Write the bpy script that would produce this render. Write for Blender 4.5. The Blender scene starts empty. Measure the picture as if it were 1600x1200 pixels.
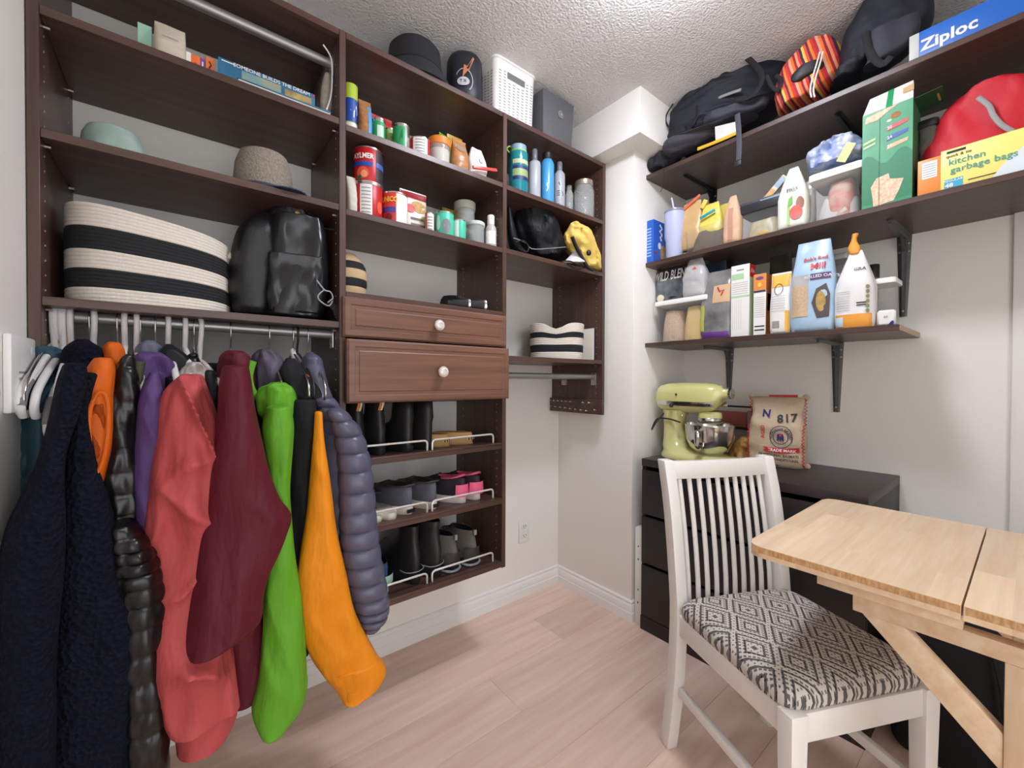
import bpy, bmesh, math, random
from mathutils import Vector, Matrix, noise
random.seed(7)
SC = bpy.context.scene
COL = SC.collection
PI = math.pi

# ------------------------------------------------------------------ camera
CAMP = Vector((-1.6421, -1.6443, 1.1249))
FPX, YAW, PIT, ROL = 649.25, .8979, -.0106, .0039
FW = Vector((math.cos(YAW)*math.cos(PIT), math.sin(YAW)*math.cos(PIT), math.sin(PIT)))
_r = Vector((math.sin(YAW), -math.cos(YAW), 0)); _u = _r.cross(FW)
RT = _r*math.cos(ROL) + _u*math.sin(ROL); UP = _u*math.cos(ROL) - _r*math.sin(ROL)
cam = bpy.data.cameras.new('camera'); cam.sensor_fit = 'HORIZONTAL'; cam.sensor_width = 36
cam.lens = FPX/1600*36; cam.clip_start = .02
camo = bpy.data.objects.new('camera', cam); COL.objects.link(camo)
camo.matrix_world = Matrix(((RT.x, UP.x, -FW.x, CAMP.x), (RT.y, UP.y, -FW.y, CAMP.y), (RT.z, UP.z, -FW.z, CAMP.z), (0, 0, 0, 1)))
SC.camera = camo
# ------------------------------------------------------------------ world, exposure
w = bpy.data.worlds.new('world'); SC.world = w; w.use_nodes = True
w.node_tree.nodes['Background'].inputs[0].default_value = (.95, .98, 1, 1)
w.node_tree.nodes['Background'].inputs[1].default_value = 1.9
SC.view_settings.view_transform = 'Standard'; SC.view_settings.look = 'None'
SC.view_settings.gamma = 1; SC.view_settings.use_curve_mapping = False
SC.view_settings.exposure = 0.85
LAMP_POWER = 41.0

# ------------------------------------------------------------------ helpers
def ray(px, py): return FW + RT*((px-800)/FPX) + UP*((600-py)/FPX)
def at(px, py, **k):                       # the point of a plane x=, y= or z= seen at a photo position
    (a, v), = k.items(); i = 'xyz'.index(a); d = ray(px, py)
    return CAMP + d*((v-CAMP[i])/d[i])
def lin(c):
    return tuple(((v/255)/12.92 if v/255 <= .04045 else ((v/255+.055)/1.055)**2.4) for v in c)
MATS = {}
def mat(name, col, rough=.6, metal=0, var=0, vscale=8, stretch=(1, 1, 1), bump=0, bscale=60, btype='noise', clear=0, emit=0, sheen=0, coat=0, col2=None, spec=None, randv=0, bstretch=None, bdist=.01):
    if name in MATS: return MATS[name]
    m = bpy.data.materials.new(name); m.use_nodes = True; MATS[name] = m
    nt = m.node_tree; N = nt.nodes; L = nt.links; b = N['Principled BSDF']
    c = lin(col)
    b.inputs['Base Color'].default_value = (*c, 1); b.inputs['Roughness'].default_value = rough; b.inputs['Metallic'].default_value = metal
    if sheen: b.inputs['Sheen Weight'].default_value = sheen
    if coat: b.inputs['Coat Weight'].default_value = coat; b.inputs['Coat Roughness'].default_value = .15
    if spec is not None: b.inputs['Specular IOR Level'].default_value = spec
    if emit: b.inputs['Emission Color'].default_value = (*c, 1); b.inputs['Emission Strength'].default_value = emit
    if var or bump or randv:
        tc = N.new('ShaderNodeTexCoord')
    if var or randv:
        mp = N.new('ShaderNodeMapping'); mp.inputs['Scale'].default_value = stretch; L.new(tc.outputs['Object'], mp.inputs[0])
        no = N.new('ShaderNodeTexNoise'); no.inputs['Scale'].default_value = vscale; no.inputs['Detail'].default_value = 5
        L.new(mp.outputs[0], no.inputs['Vector'])
        if randv:
            oi = N.new('ShaderNodeObjectInfo'); ad = N.new('ShaderNodeVectorMath'); ad.operation = 'MULTIPLY_ADD'
            ad.inputs[1].default_value = (1, 1, 1); L.new(mp.outputs[0], ad.inputs[0])
            cx = N.new('ShaderNodeCombineXYZ'); mm = N.new('ShaderNodeMath'); mm.operation = 'MULTIPLY'; mm.inputs[1].default_value = 37
            L.new(oi.outputs['Random'], mm.inputs[0]); L.new(mm.outputs[0], cx.inputs[0]); L.new(mm.outputs[0], cx.inputs[1]); L.new(cx.outputs[0], ad.inputs[2])
            L.new(ad.outputs[0], no.inputs['Vector'])
        rp = N.new('ShaderNodeValToRGB')
        d = lin(col2) if col2 else tuple(max(0, v*(1-var)) for v in c)
        rp.color_ramp.elements[0].position = .3; rp.color_ramp.elements[1].position = .7
        rp.color_ramp.elements[0].color = (*d, 1); rp.color_ramp.elements[1].color = (*c, 1)
        L.new(no.outputs[0], rp.inputs[0]); outc = rp.outputs[0]
        if randv:
            mx = N.new('ShaderNodeHueSaturation'); mr = N.new('ShaderNodeMapRange')
            mr.inputs[3].default_value = 1-randv; mr.inputs[4].default_value = 1+randv
            L.new(oi.outputs['Random'], mr.inputs[0]); L.new(mr.outputs[0], mx.inputs['Value']); L.new(outc, mx.inputs['Color']); outc = mx.outputs[0]
        L.new(outc, b.inputs['Base Color'])
    if bump:
        if btype == 'voronoi':
            t = N.new('ShaderNodeTexVoronoi'); o = t.outputs['Distance']
        else:
            t = N.new('ShaderNodeTexNoise'); t.inputs['Detail'].default_value = 4; o = t.outputs[0]
        t.inputs['Scale'].default_value = bscale
        if bstretch:
            m2 = N.new('ShaderNodeMapping'); m2.inputs['Scale'].default_value = bstretch; L.new(tc.outputs['Object'], m2.inputs[0]); L.new(m2.outputs[0], t.inputs['Vector'])
        else: L.new(tc.outputs['Object'], t.inputs['Vector'])
        bp = N.new('ShaderNodeBump'); bp.inputs['Strength'].default_value = bump; bp.inputs['Distance'].default_value = bdist
        L.new(o, bp.inputs['Height']); L.new(bp.outputs[0], b.inputs['Normal'])
    if clear:                               # thin clear plastic or glass wall
        tr = N.new('ShaderNodeBsdfTransparent'); tr.inputs[0].default_value = (*[min(1, .93+.07*v) for v in c], 1)
        ms = N.new('ShaderNodeMixShader'); ms.inputs[0].default_value = 1-clear
        L.new(tr.outputs[0], ms.inputs[1]); L.new(b.outputs[0], ms.inputs[2]); L.new(ms.outputs[0], N['Material Output'].inputs[0])
    return m

class G:                                    # collects geometry for ONE mesh object
    def __init__(s): s.v = []; s.f = []
    def add(s, vs, fs):
        o = len(s.v); s.v += [Vector(p) for p in vs]; s.f += [tuple(i+o for i in f) for f in fs]; return s
    def box(s, x0, x1, y0, y1, z0, z1):
        return s.add([(x0, y0, z0), (x1, y0, z0), (x1, y1, z0), (x0, y1, z0), (x0, y0, z1), (x1, y0, z1), (x1, y1, z1), (x0, y1, z1)],
                     [(0, 3, 2, 1), (4, 5, 6, 7), (0, 1, 5, 4), (1, 2, 6, 5), (2, 3, 7, 6), (3, 0, 4, 7)])
    def loft(s, rings, closed=True, cap=(True, True)):
        n = len(rings[0]); vs = [p for r in rings for p in r]; fs = []
        for k in range(len(rings)-1):
            for i in range(n if closed else n-1):
                j = (i+1) % n; fs.append((k*n+i, k*n+j, (k+1)*n+j, (k+1)*n+i))
        if cap[0]: fs.append(tuple(range(n-1, -1, -1)))
        if cap[1]: fs.append(tuple((len(rings)-1)*n+i for i in range(n)))
        return s.add(vs, fs)
    def lathe(s, prof, n=24, sx=1, sy=1, c=(0, 0, 0), cap=(True, True)):
        return s.loft([[(c[0]+r*sx*math.cos(2*PI*i/n), c[1]+r*sy*math.sin(2*PI*i/n), c[2]+z) for i in range(n)] for r, z in prof], cap=cap)
    def tube(s, pts, rad, n=8, cap=True, flat=None):
        pts = [Vector(p) for p in pts]; rr = rad if isinstance(rad, (list, tuple)) else [rad]*len(pts); rings = []; a = None
        for i, p in enumerate(pts):
            t = (pts[min(i+1, len(pts)-1)]-pts[max(i-1, 0)]).normalized()
            if a is None:
                a = t.orthogonal().normalized()
                if flat is not None: a = (Vector(flat)-t*t.dot(Vector(flat))).normalized()
            else: a = (a-t*a.dot(t)); a = a.normalized() if a.length > 1e-6 else t.orthogonal().normalized()
            b = t.cross(a); q = rr[i] if isinstance(rr[i], (tuple, list)) else (rr[i], rr[i])
            rings.append([p+a*q[0]*math.cos(2*PI*k/n)+b*q[1]*math.sin(2*PI*k/n) for k in range(n)])
        return s.loft(rings, cap=(cap, cap))
    def bar(s, p, q, w, h, up=(0, 0, 1)):   # rectangular bar from p to q
        p, q = Vector(p), Vector(q); t = (q-p).normalized(); a = Vector(up).cross(t).normalized(); b = t.cross(a)
        return s.loft([[o+a*w/2*i+b*h/2*j for i, j in ((-1, -1), (1, -1), (1, 1), (-1, 1))] for o in (p, q)])
    def prism(s, poly, z0, z1, f=lambda x, y, z: (x, y, z)):
        n = len(poly); return s.loft([[f(x, y, z) for x, y in poly] for z in (z0, z1)])
    def ell(s, c, r, n=16, m=10, sq=1.0):
        pw = lambda v: math.copysign(abs(v)**sq, v); rings = []
        for k in range(m+1):
            t = -PI/2+PI*k/m; cr = max(abs(math.cos(t)), .02)**sq
            rings.append([(c[0]+r[0]*cr*pw(math.cos(2*PI*i/n)), c[1]+r[1]*cr*pw(math.sin(2*PI*i/n)), c[2]+r[2]*pw(math.sin(t))) for i in range(n)])
        return s.loft(rings)
    def xf(s, fn): s.v = [Vector(fn(p)) for p in s.v]; return s
    def mesh(s, name, bevel=0, seg=2, ang=40, smooth=True, flip=False):
        me = bpy.data.meshes.new(name); me.from_pydata([tuple(p) for p in s.v], [], s.f)
        bm = bmesh.new(); bm.from_mesh(me); bmesh.ops.recalc_face_normals(bm, faces=bm.faces)
        if bevel:
            es = [e for e in bm.edges if len(e.link_faces) == 2 and e.calc_face_angle(0) > .6]
            bmesh.ops.bevel(bm, geom=es, offset=bevel, segments=seg, affect='EDGES', profile=.5, clamp_overlap=True)
        for f in bm.faces: f.smooth = smooth
        if smooth:
            for e in bm.edges:
                if len(e.link_faces) == 2 and e.calc_face_angle(0) > math.radians(ang): e.smooth = False
        bm.to_mesh(me); bm.free(); return me
    def build(s, name, m, parent=None, loc=None, rot=None, **k):
        return mobj(name, s.mesh(name, **k), m, parent, loc, rot)
def mobj(name, me, m, parent=None, loc=None, rot=None):
    if m is not None and not me.materials: me.materials.append(m)
    o = bpy.data.objects.new(name, me); COL.objects.link(o)
    if parent: o.parent = parent
    if loc: o.location = loc
    if rot: o.rotation_euler = rot
    return o
def tag(o, label=None, cat=None, group=None, kind=None):
    if label: o['label'] = label
    if cat: o['category'] = cat
    if group: o['group'] = group
    if kind: o['kind'] = kind
    return o
def thing(name, label, cat, loc=(0, 0, 0), rz=0, group=None, rot=None):
    o = bpy.data.objects.new(name, None); COL.objects.link(o); o.empty_display_size = .05
    o.location = loc; o.rotation_euler = rot if rot else (0, 0, rz)
    return tag(o, label, cat, group)
def struct(name, g, m, label=None, cat=None, **k):
    o = g.build(name, m, **k); o['kind'] = 'structure'
    if label: o['label'] = label
    return o
def dup(root, loc=None, rz=None, label=None):
    r = root.copy(); COL.objects.link(r)
    if loc is not None: r.location = loc
    if rz is not None: r.rotation_euler.z = rz
    if label: r['label'] = label
    for ch in list(root.children):
        c = ch.copy(); COL.objects.link(c); c.parent = r
        for g in list(ch.children):
            d = g.copy(); COL.objects.link(d); d.parent = c
    return r
def cr(pts, n):                             # Catmull-Rom through tuples
    out = []; m = len(pts)
    for k in range(n):
        t = k/(n-1)*(m-1); i = min(int(t), m-2); t -= i
        p = [pts[max(i-1, 0)], pts[i], pts[i+1], pts[min(i+2, m-1)]]
        out.append(tuple(.5*(2*b+(c-a)*t+(2*a-5*b+4*c-d)*t*t+(3*b-a-3*c+d)*t**3) for a, b, c, d in zip(*p)))
    return out
def spline(pts, n): return [Vector(p) for p in cr([tuple(p) for p in pts], n)]
# soft body traced by its outline rows (left, right, height) at a real distance, with real thickness
def softmesh(rows, plane, thick, n=44, nr=30, sq=2.4, fold=.006, ff=4, seed=0, quilt=0, qa=.012, off=(0, 0, 0), endcap=.35, lean=0, wr=0, wf=10, hollow=False, tilt=0, zmin=None):
    rr = [tuple(r[:3])+((r[3],) if len(r) > 3 else (1.0,)) for r in rows]
    m = max(int(nr*1.5), quilt*9+1); R = cr(rr, m); ax, pv = plane if isinstance(plane, tuple) else list(plane.items())[0]; rings = []; mid = R[len(R)//2]
    cm = at((mid[0]+mid[1])/2, mid[2], **{ax: pv}); vd = (cm-CAMP); vd.z = 0; vd.normalize(); h = Vector((vd.y, -vd.x, 0))
    o = Vector(off)
    K = [(1, 0)]
    for k, (a, b, y, tk) in enumerate(R):
        c = at((a+b)/2, y, **{ax: pv}); l = at(a, y, **{ax: pv}); r = at(b, y, **{ax: pv})
        dist = (c-CAMP).dot(vd); hw = (b-a)/2/FPX*(c-CAMP).dot(FW); th = thick/2*tk*min(1, .35+hw/(thick*.4))
        c = c+vd*lean*(k/m)
        e = 1.0
        ring = []
        q = 0
        if quilt:
            ph = (k/(m-1)*quilt) % 1; q = qa*(abs(math.sin(PI*ph))**.55-.6)
        for i in range(n):
            t = 2*PI*i/n; cs, sn = math.cos(t), math.sin(t)
            x = math.copysign(abs(cs)**(2/sq), cs); yv = math.copysign(abs(sn)**(2/sq), sn)
            p = c+h*(hw+q*.5)*x+vd*(th+q)*yv
            if fold:
                nz = noise.noise(Vector((p.x*ff*3+seed*7.1, p.y*ff*3, p.z*ff+seed*3.3)))+.5*noise.noise(Vector((p.x*ff*7, p.y*ff*7+seed, p.z*ff*2)))
                p += (vd*yv*1.0+h*x*.35)*fold*nz*2
            if wr:                           # sharp creases running down and across the cloth
                u = p.dot(h); a_ = noise.noise(Vector((u*wf*1.6+p.z*wf*.5+seed, p.z*wf*.35, seed*2.2))); b_ = noise.noise(Vector((u*wf*.7-p.z*wf*.9, p.z*wf*.5+u*wf, seed*4.1)))
                p += vd*yv*wr*((1-min(1, abs(a_)*3.2))**2+.6*(1-min(1, abs(b_)*4))**2)
            if quilt and qa:                 # puckers along the stitch lines
                p += vd*yv*qa*.05*noise.noise(Vector((p.dot(h)*90, seed, k*.35)))*(1-abs(math.sin(PI*ph)))
            if tilt: p.z += tilt*x*min(1, k/m*2)
            if zmin is not None and p.z < zmin+.012: p.z = zmin+.0015+.0105*max(0, (p.z-zmin+.04)/.052)
            ring.append(p-o)
        rings.append(ring)
    def shrink(ring, s, dz):
        c = sum(ring, Vector())/len(ring); return [c+(p-c)*s+Vector((0, 0, dz)) for p in ring]
    sg = 1 if rings[0][0].z > rings[-1][0].z else -1
    e = endcap*thick*.12
    tail = [shrink(rings[-1], .93, .0), shrink(rings[-1], .88, .03)] if hollow else [shrink(rings[-1], .8, -sg*e*.75), shrink(rings[-1], .45, -sg*e)]
    if zmin is not None: tail = [shrink(rings[-1], .8, 0), shrink(rings[-1], .45, 0)]
    rings = [shrink(rings[0], .45, sg*e), shrink(rings[0], .8, sg*e*.75)]+rings+tail
    return G().loft(rings)
def soft(name, rows, m, parent, plane, thick, **k):
    kk = {a: k.pop(a) for a in ('ang',) if a in k}
    off = parent.location if parent else (0, 0, 0)
    return softmesh(rows, plane, thick, off=off, **k).build(name, m, parent, ang=kk.get('ang', 80))
def textmesh(s, size, bold=.0, align='CENTER', sx=1):
    cu = bpy.data.curves.new('lettering', 'FONT'); cu.body = s; cu.size = size; cu.align_x = align; cu.align_y = 'CENTER'; cu.offset = bold*size; cu.resolution_u = 2
    o = bpy.data.objects.new('lettering', cu); COL.objects.link(o)
    me = bpy.data.meshes.new_from_object(o); bpy.data.objects.remove(o); bpy.data.curves.remove(cu)
    if sx != 1:
        for v in me.vertices: v.co.x *= sx
    return me
class Surf:                                 # printing on the surface of a thing: f(a, b, off) -> local point
    def __init__(s, root, f): s.root = root; s.f = f
    def grid(s, name, a0, a1, b0, b1, m, off=.0006, na=8, nb=4, parent=None):
        g = G(); vs = [s.f(a0+(a1-a0)*i/na, b0+(b1-b0)*j/nb, off) for j in range(nb+1) for i in range(na+1)]
        g.add(vs, [(j*(na+1)+i, j*(na+1)+i+1, (j+1)*(na+1)+i+1, (j+1)*(na+1)+i) for j in range(nb) for i in range(na)])
        return g.build(name, m, parent or s.root)
    def poly(s, name, pts, m, off=.0009, parent=None):
        g = G(); c = ((min(p[0] for p in pts)+max(p[0] for p in pts))/2, (min(p[1] for p in pts)+max(p[1] for p in pts))/2)
        n = len(pts); g.add([s.f(*c, off)]+[s.f(a, b, off) for a, b in pts], [(0, 1+i, 1+(i+1) % n) for i in range(n)])
        return g.build(name, m, parent or s.root)
    def disc(s, name, a, b, ra, rb, m, off=.0009, n=20):
        return s.poly(name, [(a+ra*math.cos(2*PI*i/n), b+rb*math.sin(2*PI*i/n)) for i in range(n)], m, off)
    def line(s, name, pts, wd, m, off=.0012):
        g = G(); vs = []
        for i, p in enumerate(pts):
            q0 = Vector((*pts[max(i-1, 0)], 0)); q1 = Vector((*pts[min(i+1, len(pts)-1)], 0)); t = (q1-q0).normalized()
            vs += [s.f(p[0]-t.y*wd/2, p[1]+t.x*wd/2, off), s.f(p[0]+t.y*wd/2, p[1]-t.x*wd/2, off)]
        g.add(vs, [(2*i, 2*i+1, 2*i+3, 2*i+2) for i in range(len(pts)-1)]); return g.build(name, m, s.root)
    def text(s, t, a, b, size, m, off=.0016, bold=.01, rot=0, sx=1, align='CENTER', arc=0):
        me = textmesh(t, size, bold, align, sx); cr_, sr = math.cos(rot), math.sin(rot)
        for v in me.vertices:
            x, y = v.co.x, v.co.y
            if arc: th = x/arc; x, y = (arc+y)*math.sin(th), (arc+y)*math.cos(th)
            v.co = Vector(s.f(a+x*cr_-y*sr, b+x*sr+y*cr_, off))
        return mobj('lettering', me, m, s.root)
# ------------------------------------------------------------------ room
c, D, xA, xB, xC, xD = .4839, .347, -1.8894, -1.27, -.6564, -.0529
zt, zb, hb, dW, H, bo, bz = 2.1674, .3821, .0961, .4615, 2.3868, .0973, 2.1897
xL = -1.8912; yB = -2.75; T = .019
WALL = mat('wall_paint', (238, 234, 228), .75, bump=.05, bscale=220)
TRIM = mat('trim_paint', (236, 233, 230), .4)
CEIL = mat('popcorn_ceiling', (232, 228, 225), .95, bump=.9, bscale=130)
PLANK = mat('oak_plank', (236, 209, 192), .42, var=.2, vscale=2.2, stretch=(1.2, 14, 1), randv=.09, col2=(220, 186, 168), bump=.03, bscale=30, bstretch=(1, 12, 1))
GAP = mat('floor_gap', (120, 92, 76), .8)
fl = struct('floor', G().box(xL, dW+.1, yB-.3, 0, -.06, -.004), GAP)
pw = .19; k = 0; y = -.005
random.seed(11)
plank_cache = {}
while y > yB-.2:
    x = xL-random.uniform(0, .9)
    if k == 1: x = -1.56
    if k == 2: x = -1.95
    if k == 0: x = -2.2
    while x < dW+.1:
        Ln = 1.21; x0 = max(x, xL); x1 = min(x+Ln, dW+.1)
        if x1-x0 > .02:
            key = (round(x1-x0, 3), round(pw, 3))
            if key not in plank_cache:
                plank_cache[key] = G().box(-(x1-x0)/2+.0002, (x1-x0)/2-.0002, -pw/2+.0002, pw/2-.0002, -.012, 0).mesh('plank', bevel=.0007, seg=1)
            mobj('plank', plank_cache[key], PLANK, fl, ((x0+x1)/2, y-pw/2, 0))
        x += Ln
    y -= pw; k += 1
struct('wall_closet', G().box(xL-.1, .0, 0, .1, -.06, H+.05), WALL)
struct('wall_column', G().box(0, dW+.1, -c, .1, -.06, H+.05), WALL, bevel=.004)
struct('wall_shelves', G().box(dW, dW+.1, yB-.3, -c+.001, -.06, H+.05), WALL)
struct('wall_left', G().box(xL-.1, xL, yB-.3, 0, -.06, H+.05), WALL)
struct('wall_bulkhead', G().box(-bo, dW+.05, -c-bo, .05, bz, H+.02), WALL, bevel=.004)
struct('ceiling', G().box(xL-.1, dW+.1, yB-.3, .1, H, H+.06), CEIL)
gb = G().box(xL, -1.86, yB-.1, yB, 0, H).box(-.75, dW, yB-.1, yB, 0, H).box(-1.86, -.75, yB-.1, yB, 2.1, H)
struct('wall_back', gb, WALL)
def baseboard(name, p, q, n, m0=0, m1=0):                # n: outward normal
    p, q, n = Vector(p), Vector(q), Vector(n)
    prof = [(0, 0), (.014, 0), (.014, .040), (.012, .043), (.012, .046), (.0125, .070), (.010, .075), (.007, .0785), (.0065, .084), (.009, .088), (.006, .0935), (0, .0961)]
    struct(name, G().loft([[o+n*a+(q-p).normalized()*a*mm+Vector((0, 0, b)) for a, b in prof] for o, mm in ((p, m0), (q, m1))]), TRIM, ang=30)
baseboard('baseboard_closet', (xL, 0, 0), (0, 0, 0), (0, -1, 0), 0, -1)
baseboard('baseboard_column', (0, 0, 0), (0, -c, 0), (-1, 0, 0), 1, 1)
baseboard('baseboard_niche', (0, -c, 0), (dW, -c, 0), (0, -1, 0), -1, -1)
baseboard('baseboard_shelves', (dW, -c, 0), (dW, -1.60, 0), (-1, 0, 0), 1, 0)
baseboard('baseboard_left', (xL, 0, 0), (xL, yB, 0), (1, 0, 0))
struct('trim_1', G().box(dW-.014, dW, -1.68, -1.60, 0, H-.25).box(dW-.019, dW, -1.68, -1.655, 0, H-.25), TRIM, bevel=.003)
# wall outlet
t = thing('wall_outlet', 'white duplex power outlet low on the wall beside the shoe shelves', 'outlet', (-.251, -.0005, .34))
PLASTW = mat('white_plastic', (232, 230, 226), .35); BLK = mat('black_plastic', (22, 21, 22), .45)
G().box(-.035, .035, -.006, 0, -.058, .058).build('cover_plate', PLASTW, t, bevel=.003)
for z in (-.024, .024):
    r = G().box(-.017, .017, -.0085, -.006, z-.014, z+.014).build('receptacle', PLASTW, t, bevel=.003)
    for x in (-.007, .007): G().box(x-.0013, x+.0013, -.0091, -.0084, z-.002, z+.008).build('slot', BLK, r)
    G().box(-.002, .002, -.0091, -.0084, z-.009, z-.005).build('slot', BLK, r)
# ceiling lamp (just above the frame)
t = thing('ceiling_lamp', 'round white glass ceiling lamp lighting the room from above', 'lamp', (-.62, -1.06, H))
G().lathe([(.0, 0), (.16, 0), (.165, -.012), (.16, -.03), (0, -.03)], 32).build('lamp_base', TRIM, t)
LG = mat('lit_glass', (238, 243, 255), .4, emit=LAMP_POWER)
G().lathe([(.150, -.03), (.158, -.036), (.150, -.055), (.125, -.072), (.08, -.084), (0, -.09)], 20).build('lamp_shade', LG, t)

# ------------------------------------------------------------------ closet organizer
def wood(name, col, col2, stretch, rough=.38):
    return mat(name, col, rough, var=.3, vscale=3, stretch=stretch, col2=col2, bump=.04, bscale=40, bstretch=stretch)
WC = (92, 66, 57); WC2 = (68, 47, 41)
WX = wood('walnut_board', WC, WC2, (1, 16, 22)); WZ = wood('walnut_panel', WC, WC2, (18, 18, 1))
WD = wood('walnut_lit_drawer', (126, 88, 70), (100, 68, 54), (1, 16, 20), .42)  # same walnut made lighter, light on the drawer fronts put into the colour
STEEL = mat('brushed_steel', (190, 187, 184), .32, metal=.85); ROD = mat('grey_rod', (150, 148, 147), .35, metal=.6)
PIN = mat('pin_metal', (170, 158, 148), .35, metal=.7)
NK = mat('satin_nickel', (226, 220, 212), .35, metal=.35)
cl = thing('closet_organizer', 'dark walnut wall closet organizer with shelves, two drawers and hanging rods', 'closet', (0, 0, 0))
def panel(x, z0, z1):
    p = G().box(x, x+T, -D, -.001, z0, z1).build('panel', WZ, cl, bevel=.0012, seg=1)
    return p
panels = [panel(xA, zb, zt), panel(xB, zb, zt), panel(xC, zb, zt), panel(xD, .965, zt)]
def holes(p, x, sgn, z0, z1):
    g = G()
    for yy in (-D+.037, -.06):
        z = z0
        while z < z1:
            g.ell((x+sgn*.0004, yy, z), (.0012, .0028, .0028), 6, 4); z += .032
    o = g.build('peg_holes', PIN, p); o['kind'] = 'stuff'
holes(panels[0], xA+T, 1, .45, zt-.06); holes(panels[1], xB, -1, .45, zt-.06)
holes(panels[2], xC, -1, .45, zt-.06); holes(panels[3], xD, -1, 1.06, zt-.06)
def shelf(x0, x1, z, th=T, m=WX):
    return G().box(x0+.0004, x1-.0004, -D+.001, -.001, z-th, z).build('shelf', m, cl, bevel=.001, seg=1)
S1 = (xA+T, xB); S2 = (xB+T, xC); S3 = (xC+T, xD)
Z1 = (1.903, 1.648, 1.297); Z2 = (1.893, 1.640, 1.390); ZS = (.872, .655, .404); Z3 = (1.892, 1.642, 1.220)
for z in Z1: shelf(*S1, z)
for z in Z2: shelf(*S2, z)
for z in Z3: shelf(*S3, z)
for s in (S1, S2, S3): shelf(*s, zt)
for z in ZS:
    s = shelf(*S2, z)
    G().box(S2[0]+.002, S2[1]-.002, -D-.002, -D+.02, z-.0005, z+.004).build('front_lip', WX, s, bevel=.001)
    for x0, x1 in ((-1.235, -.966), (-.946, -.680)):
        r = .0045; yy = -D+.028
        pts = [(x0, yy, z), (x0, yy, z+.026)]+[(x0+.012*(1-math.cos(a)), yy, z+.026+.012*math.sin(a)) for a in (.5, 1.0, PI/2)]
        pts += [(x1-.012*(1-math.cos(a)), yy, z+.026+.012*math.sin(a)) for a in (PI/2, 1.0, .5)]+[(x1, yy, z+.026), (x1, yy, z)]
        G().tube(pts, .0036, 8).build('shoe_fence', NK, s)
for p, x, sg, zs in ((0, xA+T, 1, Z1), (1, xB, -1, Z1), (2, xC, -1, Z2), (3, xD, -1, Z3)):   # shelf support pins
    for z in zs:
        for yy in (-D+.037, -.06): G().tube([(x, yy, z-T-.005), (x+sg*.010, yy, z-T-.005)], .0032, 8).build('support_pin', PIN, panels[p])
# small wall rail visible under the drawer
def drawer(x0, x1, z0, z1, yf, kx, kz):
    ins = [(0, .0), (.0, .012), (.006, .017), (.022, .0185), (.024, .0165), (.034, .0165), (.037, .0185), (.040, .0185)]
    g = G(); rings = [[(x0, yf+.022, z0), (x1, yf+.022, z0), (x1, yf+.022, z1), (x0, yf+.022, z1)]]
    for i, p in ins:
        yy = yf+.0185-p
        rings.append([(x0+i, yy, z0+i), (x1-i, yy, z0+i), (x1-i, yy, z1-i), (x0+i, yy, z1-i)])
    d = g.loft(rings).build('drawer', WD, cl, ang=12)
    G().box(x0+.03, x1-.03, yf+.022, -.03, z0+.02, z1-.03).build('drawer_box', WX, d)
    kn = G().lathe([(.007, 0), (.006, .012), (.010, .016), (.0175, .019), (.0185, .024), (.016, .028), (.013, .0275), (.0125, .030), (.008, .032), (.0075, .0305), (0, .0315)], 24)
    kn.xf(lambda p: (kx+p.x, yf-p.z, kz+p.y)).build('knob', NK, d, ang=25)
k1 = at(687, 508, y=-.39); k2 = at(693, 581, y=-.41)
drawer(-1.264, -.650, 1.251, 1.372, -.367, k1.x, k1.z)
drawer(-1.259, -.651, 1.052, 1.2445, -.387, k2.x, k2.z)
G().box(S2[0], S2[1], -.06, -.04, 1.03, 1.0495).build('rail', WX, cl)
def rod(x0, x1, y, z, r=.0135):
    o = G().tube([(x0, y, z), (x1, y, z)], r, 20).build('closet_rod', ROD, cl)
    for x, s in ((x0, 1), (x1, -1)):
        G().box(min(x, x+s*.006), max(x, x+s*.006), y-.016, y+.016, z-.042, z+.02).build('rod_bracket', STEEL, o, bevel=.004)
        G().ell((x+s*.0065, y, z-.032), (.002, .004, .004), 10, 6).build('screw', PIN, o)
rod(S1[0]+.001, S1[1]-.001, -.28, 1.263); rod(S1[0]+.001, S1[1]-.001, -.28, 2.098)
rod(S3[0]+.001, S3[1]-.001, -.298, 1.141)
for z in (1.127,): G().box(xD-.012, xD, -.12, -.085, z-.03, z).build('rear_bracket', STEEL, cl, bevel=.003)
hbd = G().box(xD-.018, xD-.0002, -.362, -.004, .957, 1.028).build('hook_board', WX, cl, bevel=.0015)
for i, (yy, zz) in enumerate([(-.015-.03*j, 1.012) for j in range(6)]+[(-.25, 1.011), (-.29, 1.012)]+[(-.02-.036*j, .982-.0015*j) for j in range(8)]+[(-.325, .979)]):
    G().tube([(xD-.018, yy, zz), (xD-.032, yy-.002, zz+.002)], .0011, 6).ell((xD-.033, yy-.002, zz+.002), (.0034, .0034, .0034), 8, 6).build('hook_pin', NK, hbd)
# ------------------------------------------------------------------ wall shelves and brackets
SHW = wood('espresso_board', (84, 62, 54), (62, 44, 38), (16, 1, 22), .35)
RAWW = mat('raw_board_edge', (196, 170, 140), .8, var=.2, vscale=60)
xf = .094
WZs = {'top': 2.099, 'mid': 1.683, 'bot': 1.301}
for k, (y1, lab) in {'top': (-2.45, 'long dark wood wall shelf just below the ceiling carrying the backpacks'),
                     'mid': (-2.45, 'long dark wood wall shelf carrying the tall green cardboard box'),
                     'bot': (-1.385, 'short dark wood wall shelf with a raw pale right end')}.items():
    z = WZs[k]; t = thing('wall_shelf', lab, 'shelf', (dW, -c, z-T), group='wall shelves')
    G().box(xf-dW, -.0005, y1+c, -.0005, 0, T).build('board', SHW, t, bevel=.0015, seg=1)
    if k == 'bot': G().box(xf-dW, -.001, y1+c-.001, y1+c, .001, T-.001).build('raw_end', RAWW, t)
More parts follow.
